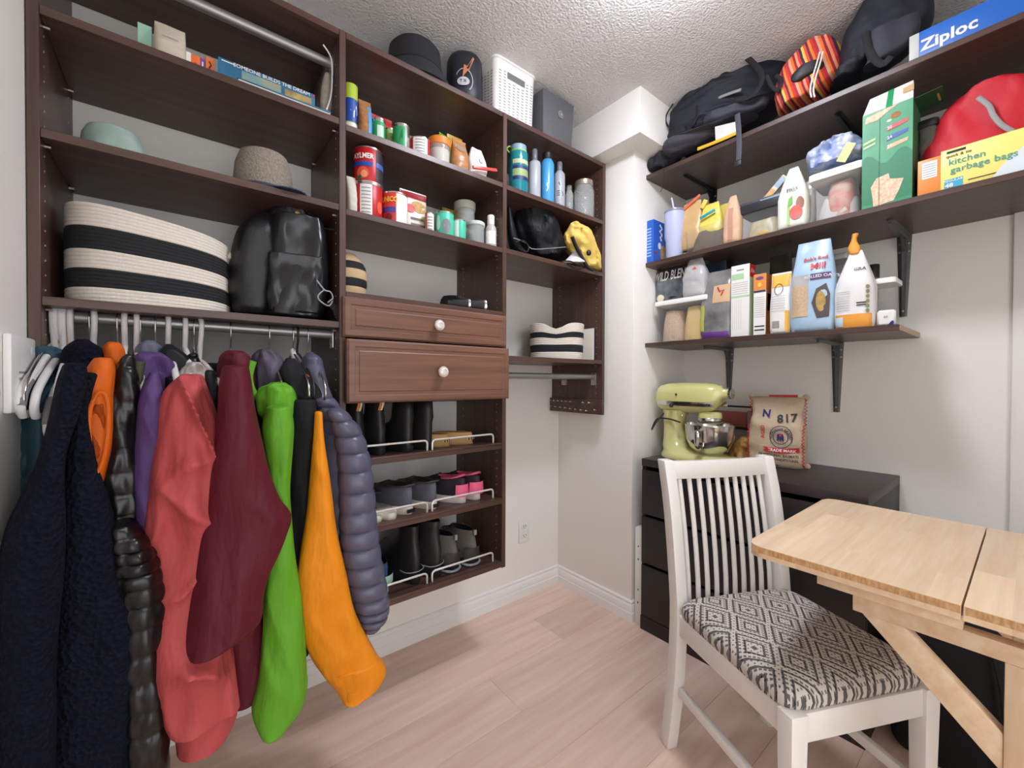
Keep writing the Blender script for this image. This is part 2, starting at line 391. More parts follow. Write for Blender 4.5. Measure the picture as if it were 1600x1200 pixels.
BRB = mat('black_bracket', (26, 25, 26), .4, metal=.3); BRG = mat('grey_bracket', (92, 93, 95), .4, metal=.4)
def bracket(y, z, L, Hh, m, label):
    t = thing('shelf_bracket', label, 'bracket', (dW, y, z), group='shelf brackets')
    w = .021
    def arm(n, f):                           # pressed steel: two flanges and a raised rib
        prof = lambda s: [(-w*s, 0), (-w*s*.45, .002), (-w*s*.3, .012), (w*s*.3, .012), (w*s*.45, .002), (w*s, 0), (w*s, -.0015), (-w*s, -.0015)]
        G().loft([[f(a, b, q) for a, b in prof(1-.5*q)] for q in (0, .15, .6, .96, 1)]).build(n, m, t, ang=25)
    arm('wall_arm', lambda a, b, q: (-.0016-b, a, -q*Hh))
    arm('shelf_arm', lambda a, b, q: (-q*L, a, -.0016-b))
    G().bar((-.006, 0, -.06), (-.06, 0, -.006), .012, .006, up=(0, 1, 0)).build('gusset', m, t)
    for zz in (-.03, -.06, -Hh+.02):
        for yy in ((-.012, .012) if zz > -.1 else (0,)): G().ell((-.0035-(.011 if yy == 0 else 0), yy, zz), (.002, .004, .004), 8, 6).build('screw', STEEL, t)
    return t
bracket(-.715, WZs['bot']-T, .25, .215, BRG, 'grey steel bracket under the short shelf above the stand mixer')
bracket(-1.143, WZs['bot']-T, .25, .285, BRG, 'grey steel bracket under the short shelf to the right of the rice sack')
bracket(-1.340, WZs['mid']-T, .25, .30, BRG, 'grey steel bracket on the wall right of the white orange flour bag')
bracket(-.715, WZs['mid']-T, .25, .26, BRG, 'grey steel bracket behind the clear bag of wild rice')
bracket(-.627, WZs['top']-T, .27, .25, BRB, 'black steel bracket under the top shelf above the lavender tumbler')
bracket(-1.20, WZs['top']-T, .27, .25, BRB, 'black steel bracket under the top shelf left of the green box')

# ------------------------------------------------------------------ dresser
DRK = mat('black_brown_veneer', (31, 25, 24), .5, var=.25, vscale=5, stretch=(14, 1, 16), bump=.03, bscale=60)
DTOP = mat('black_brown_top', (48, 40, 38), .42, var=.3, vscale=4, stretch=(18, 1, 1), bump=.04, bscale=50, bstretch=(12, 1, 1))
t = thing('dresser', 'black-brown low three-drawer dresser in the wall niche', 'dresser', (0, 0, 0))
yl, yr, x0, x1, dh = -.545, -1.337, -.015, .459, .772
G().box(x0+.006, x1, yr, yr+.018, 0, dh-.03).build('side_panel', DRK, t, bevel=.001)
G().box(x0+.006, x1, yl-.018, yl, 0, dh-.03).build('side_panel', DRK, t, bevel=.001)
G().box(x0, x1, yr, yl, dh-.032, dh).build('top_panel', DTOP, t, bevel=.0015)
G().box(x1-.01, x1, yr+.018, yl-.018, .01, dh-.032).build('back_panel', DRK, t)
G().box(x0+.02, x0+.03, yr+.018, yl-.018, .0, .04).build('plinth', DRK, t)
zz = [.065, .292, .305, .512, .525, .722]
for i in range(3):
    dr = G().box(x0-.002, x0+.016, yr+.003, yl-.003, zz[2*i], zz[2*i+1]).build('drawer', DRK, t, bevel=.0015)
    G().box(x0+.016, x1-.05, yr+.03, yl-.03, zz[2*i]+.02, zz[2*i+1]-.03).build('drawer_box', DRK, dr)
G().box(x0-.002, x0+.016, yr, yl, .0, .062).build('base_rail', DRK, t)
# white folded panel between column and dresser
t = thing('folded_board', 'narrow white folded board standing between the dresser and the wall corner', 'board', (.05, -.519, 0))
G().box(-.048, .10, -.018, .018, 0, .445).build('panel', PLASTW, t, bevel=.002)
for z in (.10, .16, .30, .36): G().ell((-.0485, 0, z), (.001, .003, .005), 8, 6).build('screw_hole', BLK, t)

# ------------------------------------------------------------------ pine table
PINE = mat('pine_stave', (228, 203, 172), .5, var=.12, vscale=3, stretch=(1.5, 22, 22), col2=(218, 184, 148), randv=.09)
PINEL = mat('pine_beam', (222, 198, 170), .5, var=.15, vscale=3, stretch=(2, 18, 18), col2=(208, 174, 138))
PINEV = mat('pine_leg', (222, 198, 170), .5, var=.15, vscale=3, stretch=(18, 18, 2), col2=(208, 174, 138))
PINEE = mat('pine_end_grain', (214, 172, 124), .6, var=.3, vscale=26, stretch=(1, 8, 3), col2=(178, 128, 80), randv=.03)
tb = thing('drop_leaf_table', 'pale pine folding table with a raised leaf and diagonal brace', 'table', (-.38, -1.62, 0))
O = Vector(tb.location); tx0, tx1, tz = -.655, -.075, .762; th = .024
ly0, ly1 = -1.246, -1.575; R = .035
def xlim(y):
    dy = abs(y-ly0)
    return R-math.sqrt(max(0, R*R-(R-dy)**2)) if dy < R else 0
def staves(nm, ya, yb, widths, rounded):
    random.seed(5); y = ya; par = None
    leaf = bpy.data.objects.new(nm, None); COL.objects.link(leaf); leaf.parent = tb
    for w_ in widths:
        yb_ = max(y-w_, yb); xs = tx0; first = True
        cuts = [tx0]+sorted(random.uniform(tx0+.12, tx1-.12) for _ in range(random.choice((0, 1, 1))))+[tx1]
        for a, b in zip(cuts, cuts[1:]):
            n = 7; ys = [y+(yb_-y)*i/n for i in range(n+1)]
            if rounded and y-ly0 > -R:
                L_ = [(a+(xlim(v) if a == tx0 else 0), v) for v in ys]; R_ = [(b-(xlim(v) if b == tx1 else 0), v) for v in reversed(ys)]
            else: L_ = [(a, y), (a, yb_)]; R_ = [(b, yb_), (b, y)]
            ctr = ((a+b)/2, (y+yb_)/2)
            o = G().prism([(p[0]-ctr[0], p[1]-ctr[1]) for p in L_+R_], -th, 0).build('stave', PINE, leaf, smooth=False)
            o.location = (ctr[0]-O.x, ctr[1]-O.y, tz-O.z)
        y = yb_
    return leaf
def leafmesh(nm, ya, yb, rounded):            # end-grain lower half under the staves is part of the board edge
    pass
staves('table_leaf', ly0, ly1, [.05, .048, .05, .046, .05, .045, .05], True)
staves('table_top', ly1-.003, -2.15, [.05]*12, False)
B = lambda n, m, a, b, **k: G().box(a[0]-O.x, b[0]-O.x, a[1]-O.y, b[1]-O.y, a[2], b[2]).build(n, m, tb, **k)
B('leaf_support', PINEL, (-.635, -1.576, .714), (-.595, -1.375, tz-th), bevel=.001)
B('leaf_support', PINEL, (-.135, -1.576, .714), (-.095, -1.375, tz-th), bevel=.001)
B('rail', PINEL, (-.632, -2.1, .684), (-.606, -1.432, .7135), bevel=.001)
B('rail', PINEL, (-.124, -2.1, .684), (-.098, -1.432, .7135), bevel=.001)
for x in (-.632, -.125):
    B('leg', PINEV, (x, -1.69, 0), (x+.028, -1.621, .6838), bevel=.0015)
    B('leg', PINEV, (x, -2.10, 0), (x+.028, -2.03, .6838), bevel=.0015)
    G().prism([(-1.445, .6838), (-1.505, .6838), (-1.621, .568), (-1.621, .505)], x+.002, x+.026, f=lambda y_, z_, xx: (xx-O.x, y_-O.y, z_)).build('brace', PINEL, tb, bevel=.0015)
for lo_, hi_ in ((-1.575, -1.262), (-2.1, -1.580)):
    n_ = int((hi_-lo_)/.05); 
    for i_ in range(n_): B('end_grain', PINEE, (tx0-.0006, lo_+(hi_-lo_)*i_/n_+.0006, tz-.0135), (tx0+.001, lo_+(hi_-lo_)*(i_+1)/n_-.0006, tz-.001))
B('stretcher', PINEL, (-.60, -1.67, .10), (-.125, -1.64, .15), bevel=.001)

# ------------------------------------------------------------------ chair
WHT = mat('white_lacquer', (233, 229, 224), .35)
def fabric():
    m = bpy.data.materials.new('woven_diamond_fabric'); m.use_nodes = True; nt = m.node_tree; N = nt.nodes; L = nt.links
    tc = N.new('ShaderNodeTexCoord'); sp = N.new('ShaderNodeSeparateXYZ'); L.new(tc.outputs['Object'], sp.inputs[0])
    def M2(op, a, b=None, c_=None):
        n = N.new('ShaderNodeMath'); n.operation = op
        for i, v in enumerate((a, b, c_)):
            if v is None: continue
            if isinstance(v, (int, float)): n.inputs[i].default_value = v
            else: L.new(v, n.inputs[i])
        return n.outputs[0]
    u = M2('MULTIPLY', sp.outputs[0], 1/.105); v = M2('MULTIPLY', sp.outputs[1], 1/.135)
    def tri(a): return M2('ABSOLUTE', M2('SUBTRACT', M2('FRACT', a), .5))      # 0..0.5
    dist = M2('ADD', tri(u), tri(v))          # 0 at the cell centre, 1 at the corner: diamonds
    band = M2('FRACT', M2('MULTIPLY', dist, 5.0))
    b1 = M2('LESS_THAN', band, .30)
    # fine weave: small check, strongest between the bands
    cu = M2('FRACT', M2('MULTIPLY', M2('ADD', u, v), 9)); cv = M2('FRACT', M2('MULTIPLY', M2('SUBTRACT', u, v), 9))
    chk = M2('MULTIPLY', M2('GREATER_THAN', cu, .55), M2('GREATER_THAN', cv, .35))
    dots = M2('MULTIPLY', M2('LESS_THAN', tri(M2('MULTIPLY', u, 12)), .2), M2('LESS_THAN', tri(M2('MULTIPLY', v, 14)), .2))
    sel = M2('GREATER_THAN', M2('FRACT', M2('MULTIPLY', dist, 2.5)), .5)
    fine = M2('ADD', M2('MULTIPLY', chk, sel), M2('MULTIPLY', dots, M2('SUBTRACT', 1, sel)))
    dark = M2('MINIMUM', 1, M2('ADD', M2('MULTIPLY', b1, .85), M2('MULTIPLY', fine, .8)))
    rp = N.new('ShaderNodeMix'); rp.data_type = 'RGBA'; rp.inputs[6].default_value = (*lin((203, 195, 188)), 1); rp.inputs[7].default_value = (*lin((38, 34, 35)), 1)
    L.new(dark, rp.inputs[0]); b = N['Principled BSDF']; L.new(rp.outputs[2], b.inputs['Base Color']); b.inputs['Roughness'].default_value = .9
    bp = N.new('ShaderNodeBump'); bp.inputs['Strength'].default_value = .25; bp.inputs['Distance'].default_value = .002; L.new(dark, bp.inputs['Height']); L.new(bp.outputs[0], b.inputs['Normal'])
    return m
FAB = fabric()
ch = thing('dining_chair', 'white slat-back dining chair with black and cream diamond patterned seat', 'chair', (-.4015, -1.2435, 0), rz=-.4507)
# local frame: -Y is forward, X to the sitter's left seen from behind
hw, hb_, hf = .184, .190, .192
def post(s):
    pts = [(s*hw, hb_+.045, 0), (s*hw, hb_+.012, .22), (s*hw, hb_, .42), (s*hw, hb_+.010, .55), (s*hw, hb_+.038, .74), (s*hw, hb_+.072, .876)]
    g = G(); P = spline(pts, 14)
    rings = []
    for p in P:
        a, b = .0175, .020
        rings.append([(p.x-a, p.y-b, p.z), (p.x+a, p.y-b, p.z), (p.x+a, p.y+b, p.z), (p.x-a, p.y+b, p.z)])
    return g.loft(rings).build('back_leg', WHT, ch, bevel=.003)
post(-1); post(1)
yb_at = lambda z: cr([(hb_, .42), (hb_+.012, .55), (hb_+.05, .74), (hb_+.095, .885)], 4) and (hb_+.072*((z-.42)/.456)**1.6)
def crest():
    rings = []
    for i in range(9):
        u = -1+2*i/8; x = u*(hw-.017); sag = -.012*(1-u*u)
        rings.append([(x, yb_at(.835)+sag+dy*.012+(.006 if z > .86 else 0), z) for dy, z in ((-1, .818), (1, .818), (1, .871), (-1, .871))])
    G().loft(rings).build('crest_rail', WHT, ch, bevel=.003)
crest()
for i in range(10):
    u = -1+2*(i+.5)/10; x = u*(hw-.022)
    P = [Vector((x, yb_at(z)-.012*(1-u*u)*((z-.44)/.39)+.002, z)) for z in (.445, .52, .6, .68, .76, .823)]
    G().tube(P, [(.0075, .0065)]*6, 10, flat=(1, 0, 0)).build('slat', WHT, ch)
G().box(-hw+.017, hw-.017, hb_-.012, hb_+.012, .40, .455).build('rear_rail', WHT, ch, bevel=.002)
for s in (-1, 1):
    G().bar((s*hw, hb_-.01, .405), (s*(hw-.005), -hf+.01, .405), .022, .062).build('side_rail', WHT, ch, bevel=.002)
    G().loft([[(s*(hw-.003)-.02*q, -hf-.002-.018*q, z), (s*(hw-.003)+.02*q, -hf-.002-.018*q, z), (s*(hw-.003)+.02*q, -hf-.002+.018*q, z), (s*(hw-.003)-.02*q, -hf-.002+.018*q, z)] for z, q in ((0, .75), (.438, 1.05))]).build('front_leg', WHT, ch, bevel=.002)
    G().bar((s*(hw-.004), hb_+.01, .20), (s*(hw-.006), -hf, .20), .016, .026).build('side_stretcher', WHT, ch, bevel=.002)
G().bar((-hw+.02, -hf-.002, .405), (hw-.02, -hf-.002, .405), .022, .062).build('front_rail', WHT, ch, bevel=.002)
def cushion():
    rings = []; n = 48
    for z, s in ((.437, .985), (.452, 1.0), (.464, .99), (.475, .95), (.483, .87), (.488, .72), (.4905, .5), (.4915, .25)):
        ring = []
        for i in range(n):
            t_ = 2*PI*i/n; cs, sn = math.cos(t_), math.sin(t_); q = 9
            x = math.copysign(abs(cs)**(2/q), cs)*(hw+.017-.003*sn)*s; y_ = math.copysign(abs(sn)**(2/q), sn)*(.5*(hf+hb_)+.004)*s+(hb_-hf)/2-.006
            ring.append((x, y_, z))
        rings.append(ring)
    o = G().loft(rings).build('seat_cushion', FAB, ch, ang=70)
cushion()
# dark soft bag on the floor beside the dresser
t = thing('black_tote', 'large black fabric bag on the floor between the dresser and the table leg', 'bag', (.25, -1.50, 0))
BKF = mat('black_fabric', (20, 20, 23), .8, bump=.15, bscale=90)
G().loft([[(t_x*a, t_y*b, z) for t_x, t_y in [(math.copysign(abs(math.cos(2*PI*i/28))**.35, math.cos(2*PI*i/28)), math.copysign(abs(math.sin(2*PI*i/28))**.35, math.sin(2*PI*i/28))) for i in range(28)]] for z, a, b in ((.002, .17, .12), (.02, .18, .13), (.2, .185, .135), (.4, .18, .13), (.54, .16, .11), (.56, .12, .08))]).build('bag_body', BKF, t, ang=60)
G().tube(spline([(-.186, -.08, .40), (-.195, -.10, .3), (-.192, -.11, .12), (-.19, -.10, .05)], 10), .004, 8).build('strap', BKF, t)
G().tube(spline([(-.12, -.05, .54), (-.10, -.04, .64), (-.10, .04, .64), (-.12, .05, .54)], 12), .008, 8).build('handle', BKF, t)
# ------------------------------------------------------------------ hangers
HW = mat('white_hanger_plastic', (226, 222, 220), .35); HG = mat('grey_rubber', (120, 117, 116), .6)
WIRE = mat('chrome_wire', (205, 203, 200), .2, metal=1); YEL = mat('amber_clip', (222, 160, 60), .5)
def hanger(px, kind, label, rz=0, drop=0, x=None):
    hx = x if x is not None else at(px, 505, y=-.28).x
    t = thing('clothes_hanger', label, 'hanger', (hx, -.28, 1.263), rz=rz, group='clothes hangers on the left rod')
    r = {'plastic': .0058, 'wire': .0016, 'black': .003, 'grip': .0055}[kind]; hr = .0145+r
    m = {'plastic': HW, 'wire': WIRE, 'black': BLK, 'grip': HW}[kind]
    pts = [(0, hr*math.cos(a), hr*math.sin(a)) for a in [2.9, 2.4, 1.9, 1.4, .9, .4, 0]]
    pts = [(0, -p[1], p[2]) for p in pts]+[(0, -hr*.8, -.025), (0, -.004, -.045-drop), (0, 0, -.062-drop)]
    G().tube(spline(pts, 22), r, 10).build('hook', m, t)
    nz = -.062-drop; wd = .205
    sh = lambda s: spline([(0, 0, nz), (0, s*.05, nz-.014), (0, s*.14, nz-.055), (0, s*.19, nz-.085), (0, s*wd, nz-.115), (0, s*(wd-.01), nz-.13)], 14)
    for s in (-1, 1):
        o = G().tube(sh(s), r*1.15 if kind != 'wire' else .003, 10).build('shoulder', m, t)
        if kind == 'grip':
            G().tube([p+Vector((0, 0, .001)) for p in sh(s)[6:11]], r*1.35, 10).build('grip_pad', HG, o)
    G().tube([(0, -wd+.01, nz-.13), (0, wd-.01, nz-.13)], r*.9, 8).build('crossbar', m, t)
    return t
L_ = 'clothes hanger on the left closet rod, '
hanger(0, 'grip', 'white clothes hanger with grey grips nearest the left wall, lower and empty', -.05, .018, x=-1.862)
hanger(0, 'grip', 'white clothes hanger with grey grips, empty, just right of the leftmost one', .04, .055, x=-1.848)
hanger(79, 'wire', 'thin wire hanger hook at the far left end of the rod')
hanger(89, 'plastic', 'thick white plastic hanger, first one beside the left closet panel', -.08, .012)
h = hanger(98, 'plastic', 'thick white plastic hanger wearing a small amber clip', -.03, .02)
G().lathe([(.008, -.012), (.0095, -.006), (.0095, .006), (.008, .012)], 12, c=(0, -.003, -.05)).build('size_clip', YEL, h)
hanger(111, 'plastic', 'thick white plastic hanger resting over the navy fleece coat', .05, .01)
hanger(141, 'wire', 'wire hanger hook crossing a white hanger above the navy fleece')
hanger(146, 'plastic', 'white plastic hanger crossed by a wire hook above the navy fleece', .2)
hanger(184, 'wire', 'wire hanger hook holding the orange vest')
hanger(195, 'plastic', 'white plastic hanger just right of the orange vest', .04)
hanger(213, 'plastic', 'white plastic hanger holding the glossy black puffer', .1)
hanger(220, 'wire', 'wire hanger hook holding the olive jacket')
hanger(243, 'wire', 'wire hanger hook holding the purple jacket')
hanger(262, 'plastic', 'white plastic hanger right of the purple jacket', .1)
hanger(289, 'plastic', 'white plastic hanger above the coral jacket collar', .06)
hanger(303, 'wire', 'wire hanger hook holding the coral jacket')
hanger(311, 'plastic', 'white plastic hanger hanging bare between coral and maroon jackets', .25, .03)
hanger(360, 'wire', 'wire hanger hook holding the maroon jacket')
hanger(420, 'wire', 'wire hanger hook holding the bright green jacket')
h = hanger(457, 'wire', 'wire hanger with a white plastic neck over the black shell jacket')
G().tube(spline([(0, 0, -.055), (0, -.02, -.072), (0, -.05, -.085)], 6), .008, 10).build('plastic_neck', HW, h)
hanger(464, 'black', 'thin black hanger hook right of the white-necked hanger')
hanger(480, 'wire', 'wire hanger hook holding the slate puffer jacket')

# ------------------------------------------------------------------ jackets
def cloth(n, col, rough=.7, **k):
    k.setdefault('bump', .55); k.setdefault('bscale', 6); k.setdefault('bstretch', (1.6, 1.6, .55)); k.setdefault('bdist', .05)
    return mat(n, tuple(v*.93 for v in col), rough, spec=.22, **k)
def coat(name, label, px, zbot, group='jackets and vests on the left rod', x=None):
    hx = x if x is not None else at(px, 505, y=-.28).x
    return thing(name, label, 'vest' if 'vest' in name else 'jacket', (hx, -.28, zbot), group=group)
def body(t, m, thick=.06, zt_=1.165, y0=-.215, y1=.225, fold=.008, seed=1, quilt=0, flare=1.0, dx=0):
    zb_ = t.location.z; rings = []; n = 30; mm = 34 if not quilt else quilt*5
    for k in range(mm):
        z = zt_+(zb_-zt_)*k/(mm-1); q = min(1, (zt_-z)/.10)**.6; g = (zt_-z)/(zt_-zb_)
        hl0, hl1 = .045+(abs(y0)-.045)*q, .045+(y1-.045)*q; th = (.022+(thick/2-.022)*min(1, (zt_-z)/.2))*(1+(flare-1)*g)
        qq = .008*(abs(math.sin(PI*((k/(mm-1)*quilt) % 1)))**.5-.6) if quilt else 0
        ring = []
        for i in range(n):
            a = 2*PI*i/n; cs, sn = math.cos(a), math.sin(a)
            x = math.copysign(abs(cs)**.8, cs)*(th+qq); y = math.copysign(abs(sn)**.6, sn); y *= hl1 if y > 0 else hl0
            f = noise.noise(Vector((seed*5.3, y*9, z*1.6)))*fold*min(1, g*3)
            ring.append((dx*g+x+f*(1 if cs >= 0 else .6), y, z-zb_))
        rings.append(ring)
    return G().loft(rings).build('body', m, t, ang=80)
def sl(t, name, rows, m, Y, thick, **k): return soft(name, rows, m, t, ('y', Y), thick, **k)

TEAL = cloth('teal_nylon', (46, 78, 90), .45)
t = coat('teal_jacket', 'dark teal quilted jacket at the left end of the rod, behind the navy fleece', 82, .55, x=-1.862)
body(t, TEAL, .05, seed=2, y0=-.16)
sl(t, 'hood', [(62, 80, 543), (48, 92, 554), (42, 97, 575), (41, 90, 600), (38, 76, 622)], TEAL, -.31, .06, fold=.012, ff=9, nr=16)
sl(t, 'sleeve', [(42, 76, 600), (38, 70, 640), (30, 66, 690), (20, 58, 735), (18, 55, 780), (22, 60, 860), (28, 70, 950), (40, 80, 1040)], TEAL, -.36, .07, seed=3, quilt=9, qa=.008)

SHER = mat('navy_sherpa', (19, 22, 36), .97, bump=1.0, bscale=105, btype='voronoi', var=.3, vscale=30, spec=.15)
t = coat('fleece_coat', 'long navy sherpa fleece coat filling the left foreground', 120, .25, x=-1.80)
body(t, SHER, .08, seed=4)
sl(t, 'collar', [(122, 138, 533), (110, 151, 546), (106, 155, 566), (102, 152, 590), (104, 140, 610)], SHER, -.37, .09, fold=.008, ff=8, nr=14)
sl(t, 'sleeve', [(104, 130, 572), (96, 128, 600), (84, 114, 650), (68, 99, 710), (46, 92, 770), (26, 89, 830), (18, 85, 900), (15, 79, 980), (14, 75, 1080), (14, 73, 1200), (14, 73, 1300)], SHER, -.56, .13, seed=1, nr=40)
sl(t, 'front_panel', [(126, 150, 586), (117, 140, 640), (109, 146, 720), (107, 162, 790), (108, 178, 860), (107, 196, 950), (101, 211, 1050), (98, 222, 1132), (95, 232, 1250), (95, 236, 1320)], SHER, -.515, .12, seed=2, nr=40)

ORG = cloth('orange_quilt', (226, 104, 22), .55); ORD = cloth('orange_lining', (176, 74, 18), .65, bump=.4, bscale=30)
t = coat('orange_vest', 'bright orange sleeveless vest with an open armhole', 184, .72, x=-1.755)
body(t, ORG, .045, seed=6, y0=-.15)
sl(t, 'collar', [(168, 186, 537), (162, 191, 548), (163, 192, 564), (169, 187, 586), (175, 183, 606)], ORG, -.35, .08, nr=14, ff=9)
sl(t, 'shoulder', [(150, 172, 562), (142, 174, 578), (135, 172, 598), (129, 170, 620), (128, 170, 660), (129, 168, 700), (135, 162, 738), (140, 156, 765)], ORG, -.49, .09, nr=22, fold=.004)
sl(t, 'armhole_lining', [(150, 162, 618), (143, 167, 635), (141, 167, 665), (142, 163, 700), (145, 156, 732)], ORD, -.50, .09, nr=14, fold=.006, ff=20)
P = [at(a, b, y=-.546)-t.location for a, b in ((146, 625), (153, 614), (163, 616), (168, 632), (169, 660), (166, 690), (160, 720), (152, 738), (145, 730), (141, 700), (139, 665), (141, 640), (146, 625))]
G().tube(spline(P, 40), .0035, 8).build('armhole_binding', ORG, t)

BPU = mat('glossy_black_nylon', (11, 11, 12), .33, bump=.12, bscale=35)
t = coat('black_puffer', 'glossy black quilted puffer jacket left of the coral jacket', 213, .30, x=-1.735)
body(t, BPU, .05, seed=7, quilt=11)
sl(t, 'shoulder', [(196, 208, 556), (184, 214, 590), (172, 213, 640), (166, 212, 700), (164, 212, 760), (170, 214, 810), (174, 220, 835)], BPU, -.47, .08, quilt=10, qa=.004, fold=.004, ff=12, n=60)
sl(t, 'sleeve', [(172, 205, 815), (176, 228, 846), (179, 241, 873), (185, 248, 905), (190, 253, 950), (195, 257, 1010), (200, 259, 1080), (201, 258, 1140), (202, 255, 1230)], BPU, -.51, .12, quilt=13, qa=.006, fold=.003, ff=14, n=70)

OLV = cloth('olive_cotton', (74, 76, 56), .75)
t = coat('olive_jacket', 'thin olive green jacket edge between black puffer and purple jacket', 220, .55, x=-1.712)
body(t, OLV, .03, seed=8, y0=-.17)
sl(t, 'sleeve', [(210, 224, 566), (203, 219, 598), (194, 213, 628), (193, 212, 680), (196, 215, 740), (204, 222, 800), (213, 230, 850), (219, 234, 900)], OLV, -.46, .06, seed=5)

PUR = cloth('purple_softshell', (92, 66, 118), .6); GRB = cloth('grey_blue_lining', (112, 116, 132), .6)
t = coat('purple_jacket', 'purple hooded jacket with grey-blue collar lining', 243, .45, x=-1.688)
body(t, PUR, .04, seed=9, y0=-.18)
sl(t, 'collar_lining', [(228, 242, 534), (219, 250, 544), (219, 254, 560), (228, 252, 575)], GRB, -.33, .07, nr=12, ff=10)
sl(t, 'hood', [(222, 250, 553), (213, 259, 562), (211, 266, 580), (215, 268, 600), (228, 268, 622), (245, 266, 636)], PUR, -.39, .10, nr=18, fold=.014, ff=8, wr=.008, wf=16)
sl(t, 'sleeve', [(235, 246, 584), (224, 251, 615), (219, 253, 670), (215, 253, 730), (215, 253, 800), (220, 252, 850), (226, 250, 900)], PUR, -.475, .08, seed=4, nr=50, n=50, wr=.006, wf=8)

BKN = cloth('black_nylon', (24, 24, 28), .5)
t = coat('black_jacket', 'plain black jacket squeezed between the purple and coral jackets', 262, .40, x=-1.655)
body(t, BKN, .05, seed=10, y0=-.15)
sl(t, 'collar', [(258, 270, 540), (252, 292, 560), (262, 298, 590), (262, 292, 625)], BKN, -.36, .08, nr=14)
sl(t, 'sleeve', [(262, 292, 590), (256, 286, 650), (250, 278, 740), (246, 272, 850), (246, 270, 960)], BKN, -.42, .07, nr=20)

COR = cloth('coral_shell', (196, 84, 84), .6); LGR = cloth('pale_grey_fleece', (196, 190, 184), .85)
t = coat('coral_jacket', 'coral pink rain jacket with pale grey collar', 303, .36, x=-1.612)
body(t, COR, .07, seed=11, y0=-.19)
sl(t, 'collar', [(296, 310, 568), (286, 316, 578), (280, 318, 596), (282, 316, 612)], LGR, -.42, .08, nr=12, fold=.012, ff=10, wr=.008, wf=16)
sl(t, 'sleeve', [(284, 316, 588), (268, 322, 612), (262, 331, 650), (258, 338, 700), (250, 341, 760), (241, 342, 812), (242, 342, 860), (250, 341, 910), (257, 346, 970), (260, 352, 1030), (266, 358, 1080), (276, 362, 1104)], COR, -.50, .13, seed=6, nr=90, n=80, fold=.016, ff=4, wr=.030, wf=7)
sl(t, 'hem_band', [(270, 363, 1092), (280, 364, 1108), (284, 362, 1128), (285, 350, 1150)], COR, -.50, .14, nr=12, fold=.004, hollow=True)

t = coat('dark_jacket', 'near-black jacket seen behind the coral jacket, left of the maroon sleeve', 311, .40, x=-1.575)
body(t, BKN, .05, seed=12, y0=-.14)
sl(t, 'collar', [(298, 307, 552), (291, 310, 562), (288, 314, 585), (300, 330, 600)], BPU, -.35, .07, nr=14, quilt=4, qa=.004)
sl(t, 'sleeve', [(312, 332, 580), (318, 342, 625), (322, 348, 690), (320, 346, 770), (316, 342, 870), (318, 342, 970)], BKN, -.41, .07, nr=20)

MAR = cloth('maroon_shell', (96, 26, 40), .55)
t = coat('maroon_jacket', 'maroon rain jacket with a wide bent sleeve in front', 360, .40)
body(t, MAR, .07, seed=13, y0=-.19)
sl(t, 'collar', [(355, 380, 551), (348, 387, 559), (345, 391, 580), (343, 393, 610), (350, 388, 640)], MAR, -.38, .10, nr=16, fold=.012, ff=8, wr=.008, wf=16)
sl(t, 'sleeve', [(352, 386, 574), (346, 391, 604), (345, 395, 640), (343, 404, 690), (338, 415, 740), (334, 431, 785), (329, 448, 815), (324, 441, 846), (319, 428, 880), (312, 412, 915), (306, 403, 950), (301, 397, 982), (299, 372, 1000), (300, 334, 1014)], MAR, -.565, .10, seed=3, nr=60, n=60, fold=.008, ff=3, wr=.004, wf=5)
sl(t, 'cuff', [(388, 404, 935), (380, 400, 955), (372, 396, 975), (366, 392, 990)], MAR, -.565, .085, nr=12, fold=.012, ff=22)
sl(t, 'hem', [(350, 400, 950), (354, 410, 1000), (357, 412, 1045), (360, 411, 1072), (364, 398, 1092)], MAR, -.475, .08, nr=16)

GRN = cloth('lime_green_shell', (104, 172, 44), .5); PGR = cloth('plum_grey_lining', (92, 84, 102), .55)
t = coat('green_jacket', 'bright lime green rain jacket with plum-grey hood lining', 420, .42)
body(t, GRN, .06, seed=14, y0=-.19)
sl(t, 'hood_lining', [(404, 420, 548), (398, 434, 558), (396, 446, 580), (400, 448, 604), (406, 442, 628)], PGR, -.36, .10, nr=16, fold=.014, ff=9, wr=.008, wf=16)
P = [at(a, b, y=-.42)-t.location for a, b in ((394, 564), (388, 585), (390, 604), (398, 618), (410, 620))]
G().tube(spline(P, 16), .011, 10).build('hood_edge', GRN, t)
sl(t, 'collar', [(424, 446, 600), (408, 456, 608), (404, 460, 626), (409, 460, 644), (418, 456, 656)], GRN, -.45, .11, nr=16, fold=.012, ff=9, wr=.008, wf=16)
sl(t, 'storm_flap', [(446, 457, 640), (448, 459, 665), (450, 459, 690), (453, 457, 704)], GRN, -.47, .06, nr=12, fold=.004)
sl(t, 'sleeve', [(420, 450, 636), (414, 454, 665), (418, 453, 700), (424, 452, 740), (428, 452, 783), (426, 457, 830), (420, 462, 880), (414, 467, 920), (413, 471, 960), (411, 475, 1005), (408, 476, 1050), (402, 475, 1082), (404, 471, 1104), (411, 452, 1125), (417, 437, 1136)], GRN, -.51, .10, seed=8, nr=60, n=60, fold=.008, ff=4, wr=.005, wf=6, hollow=True)

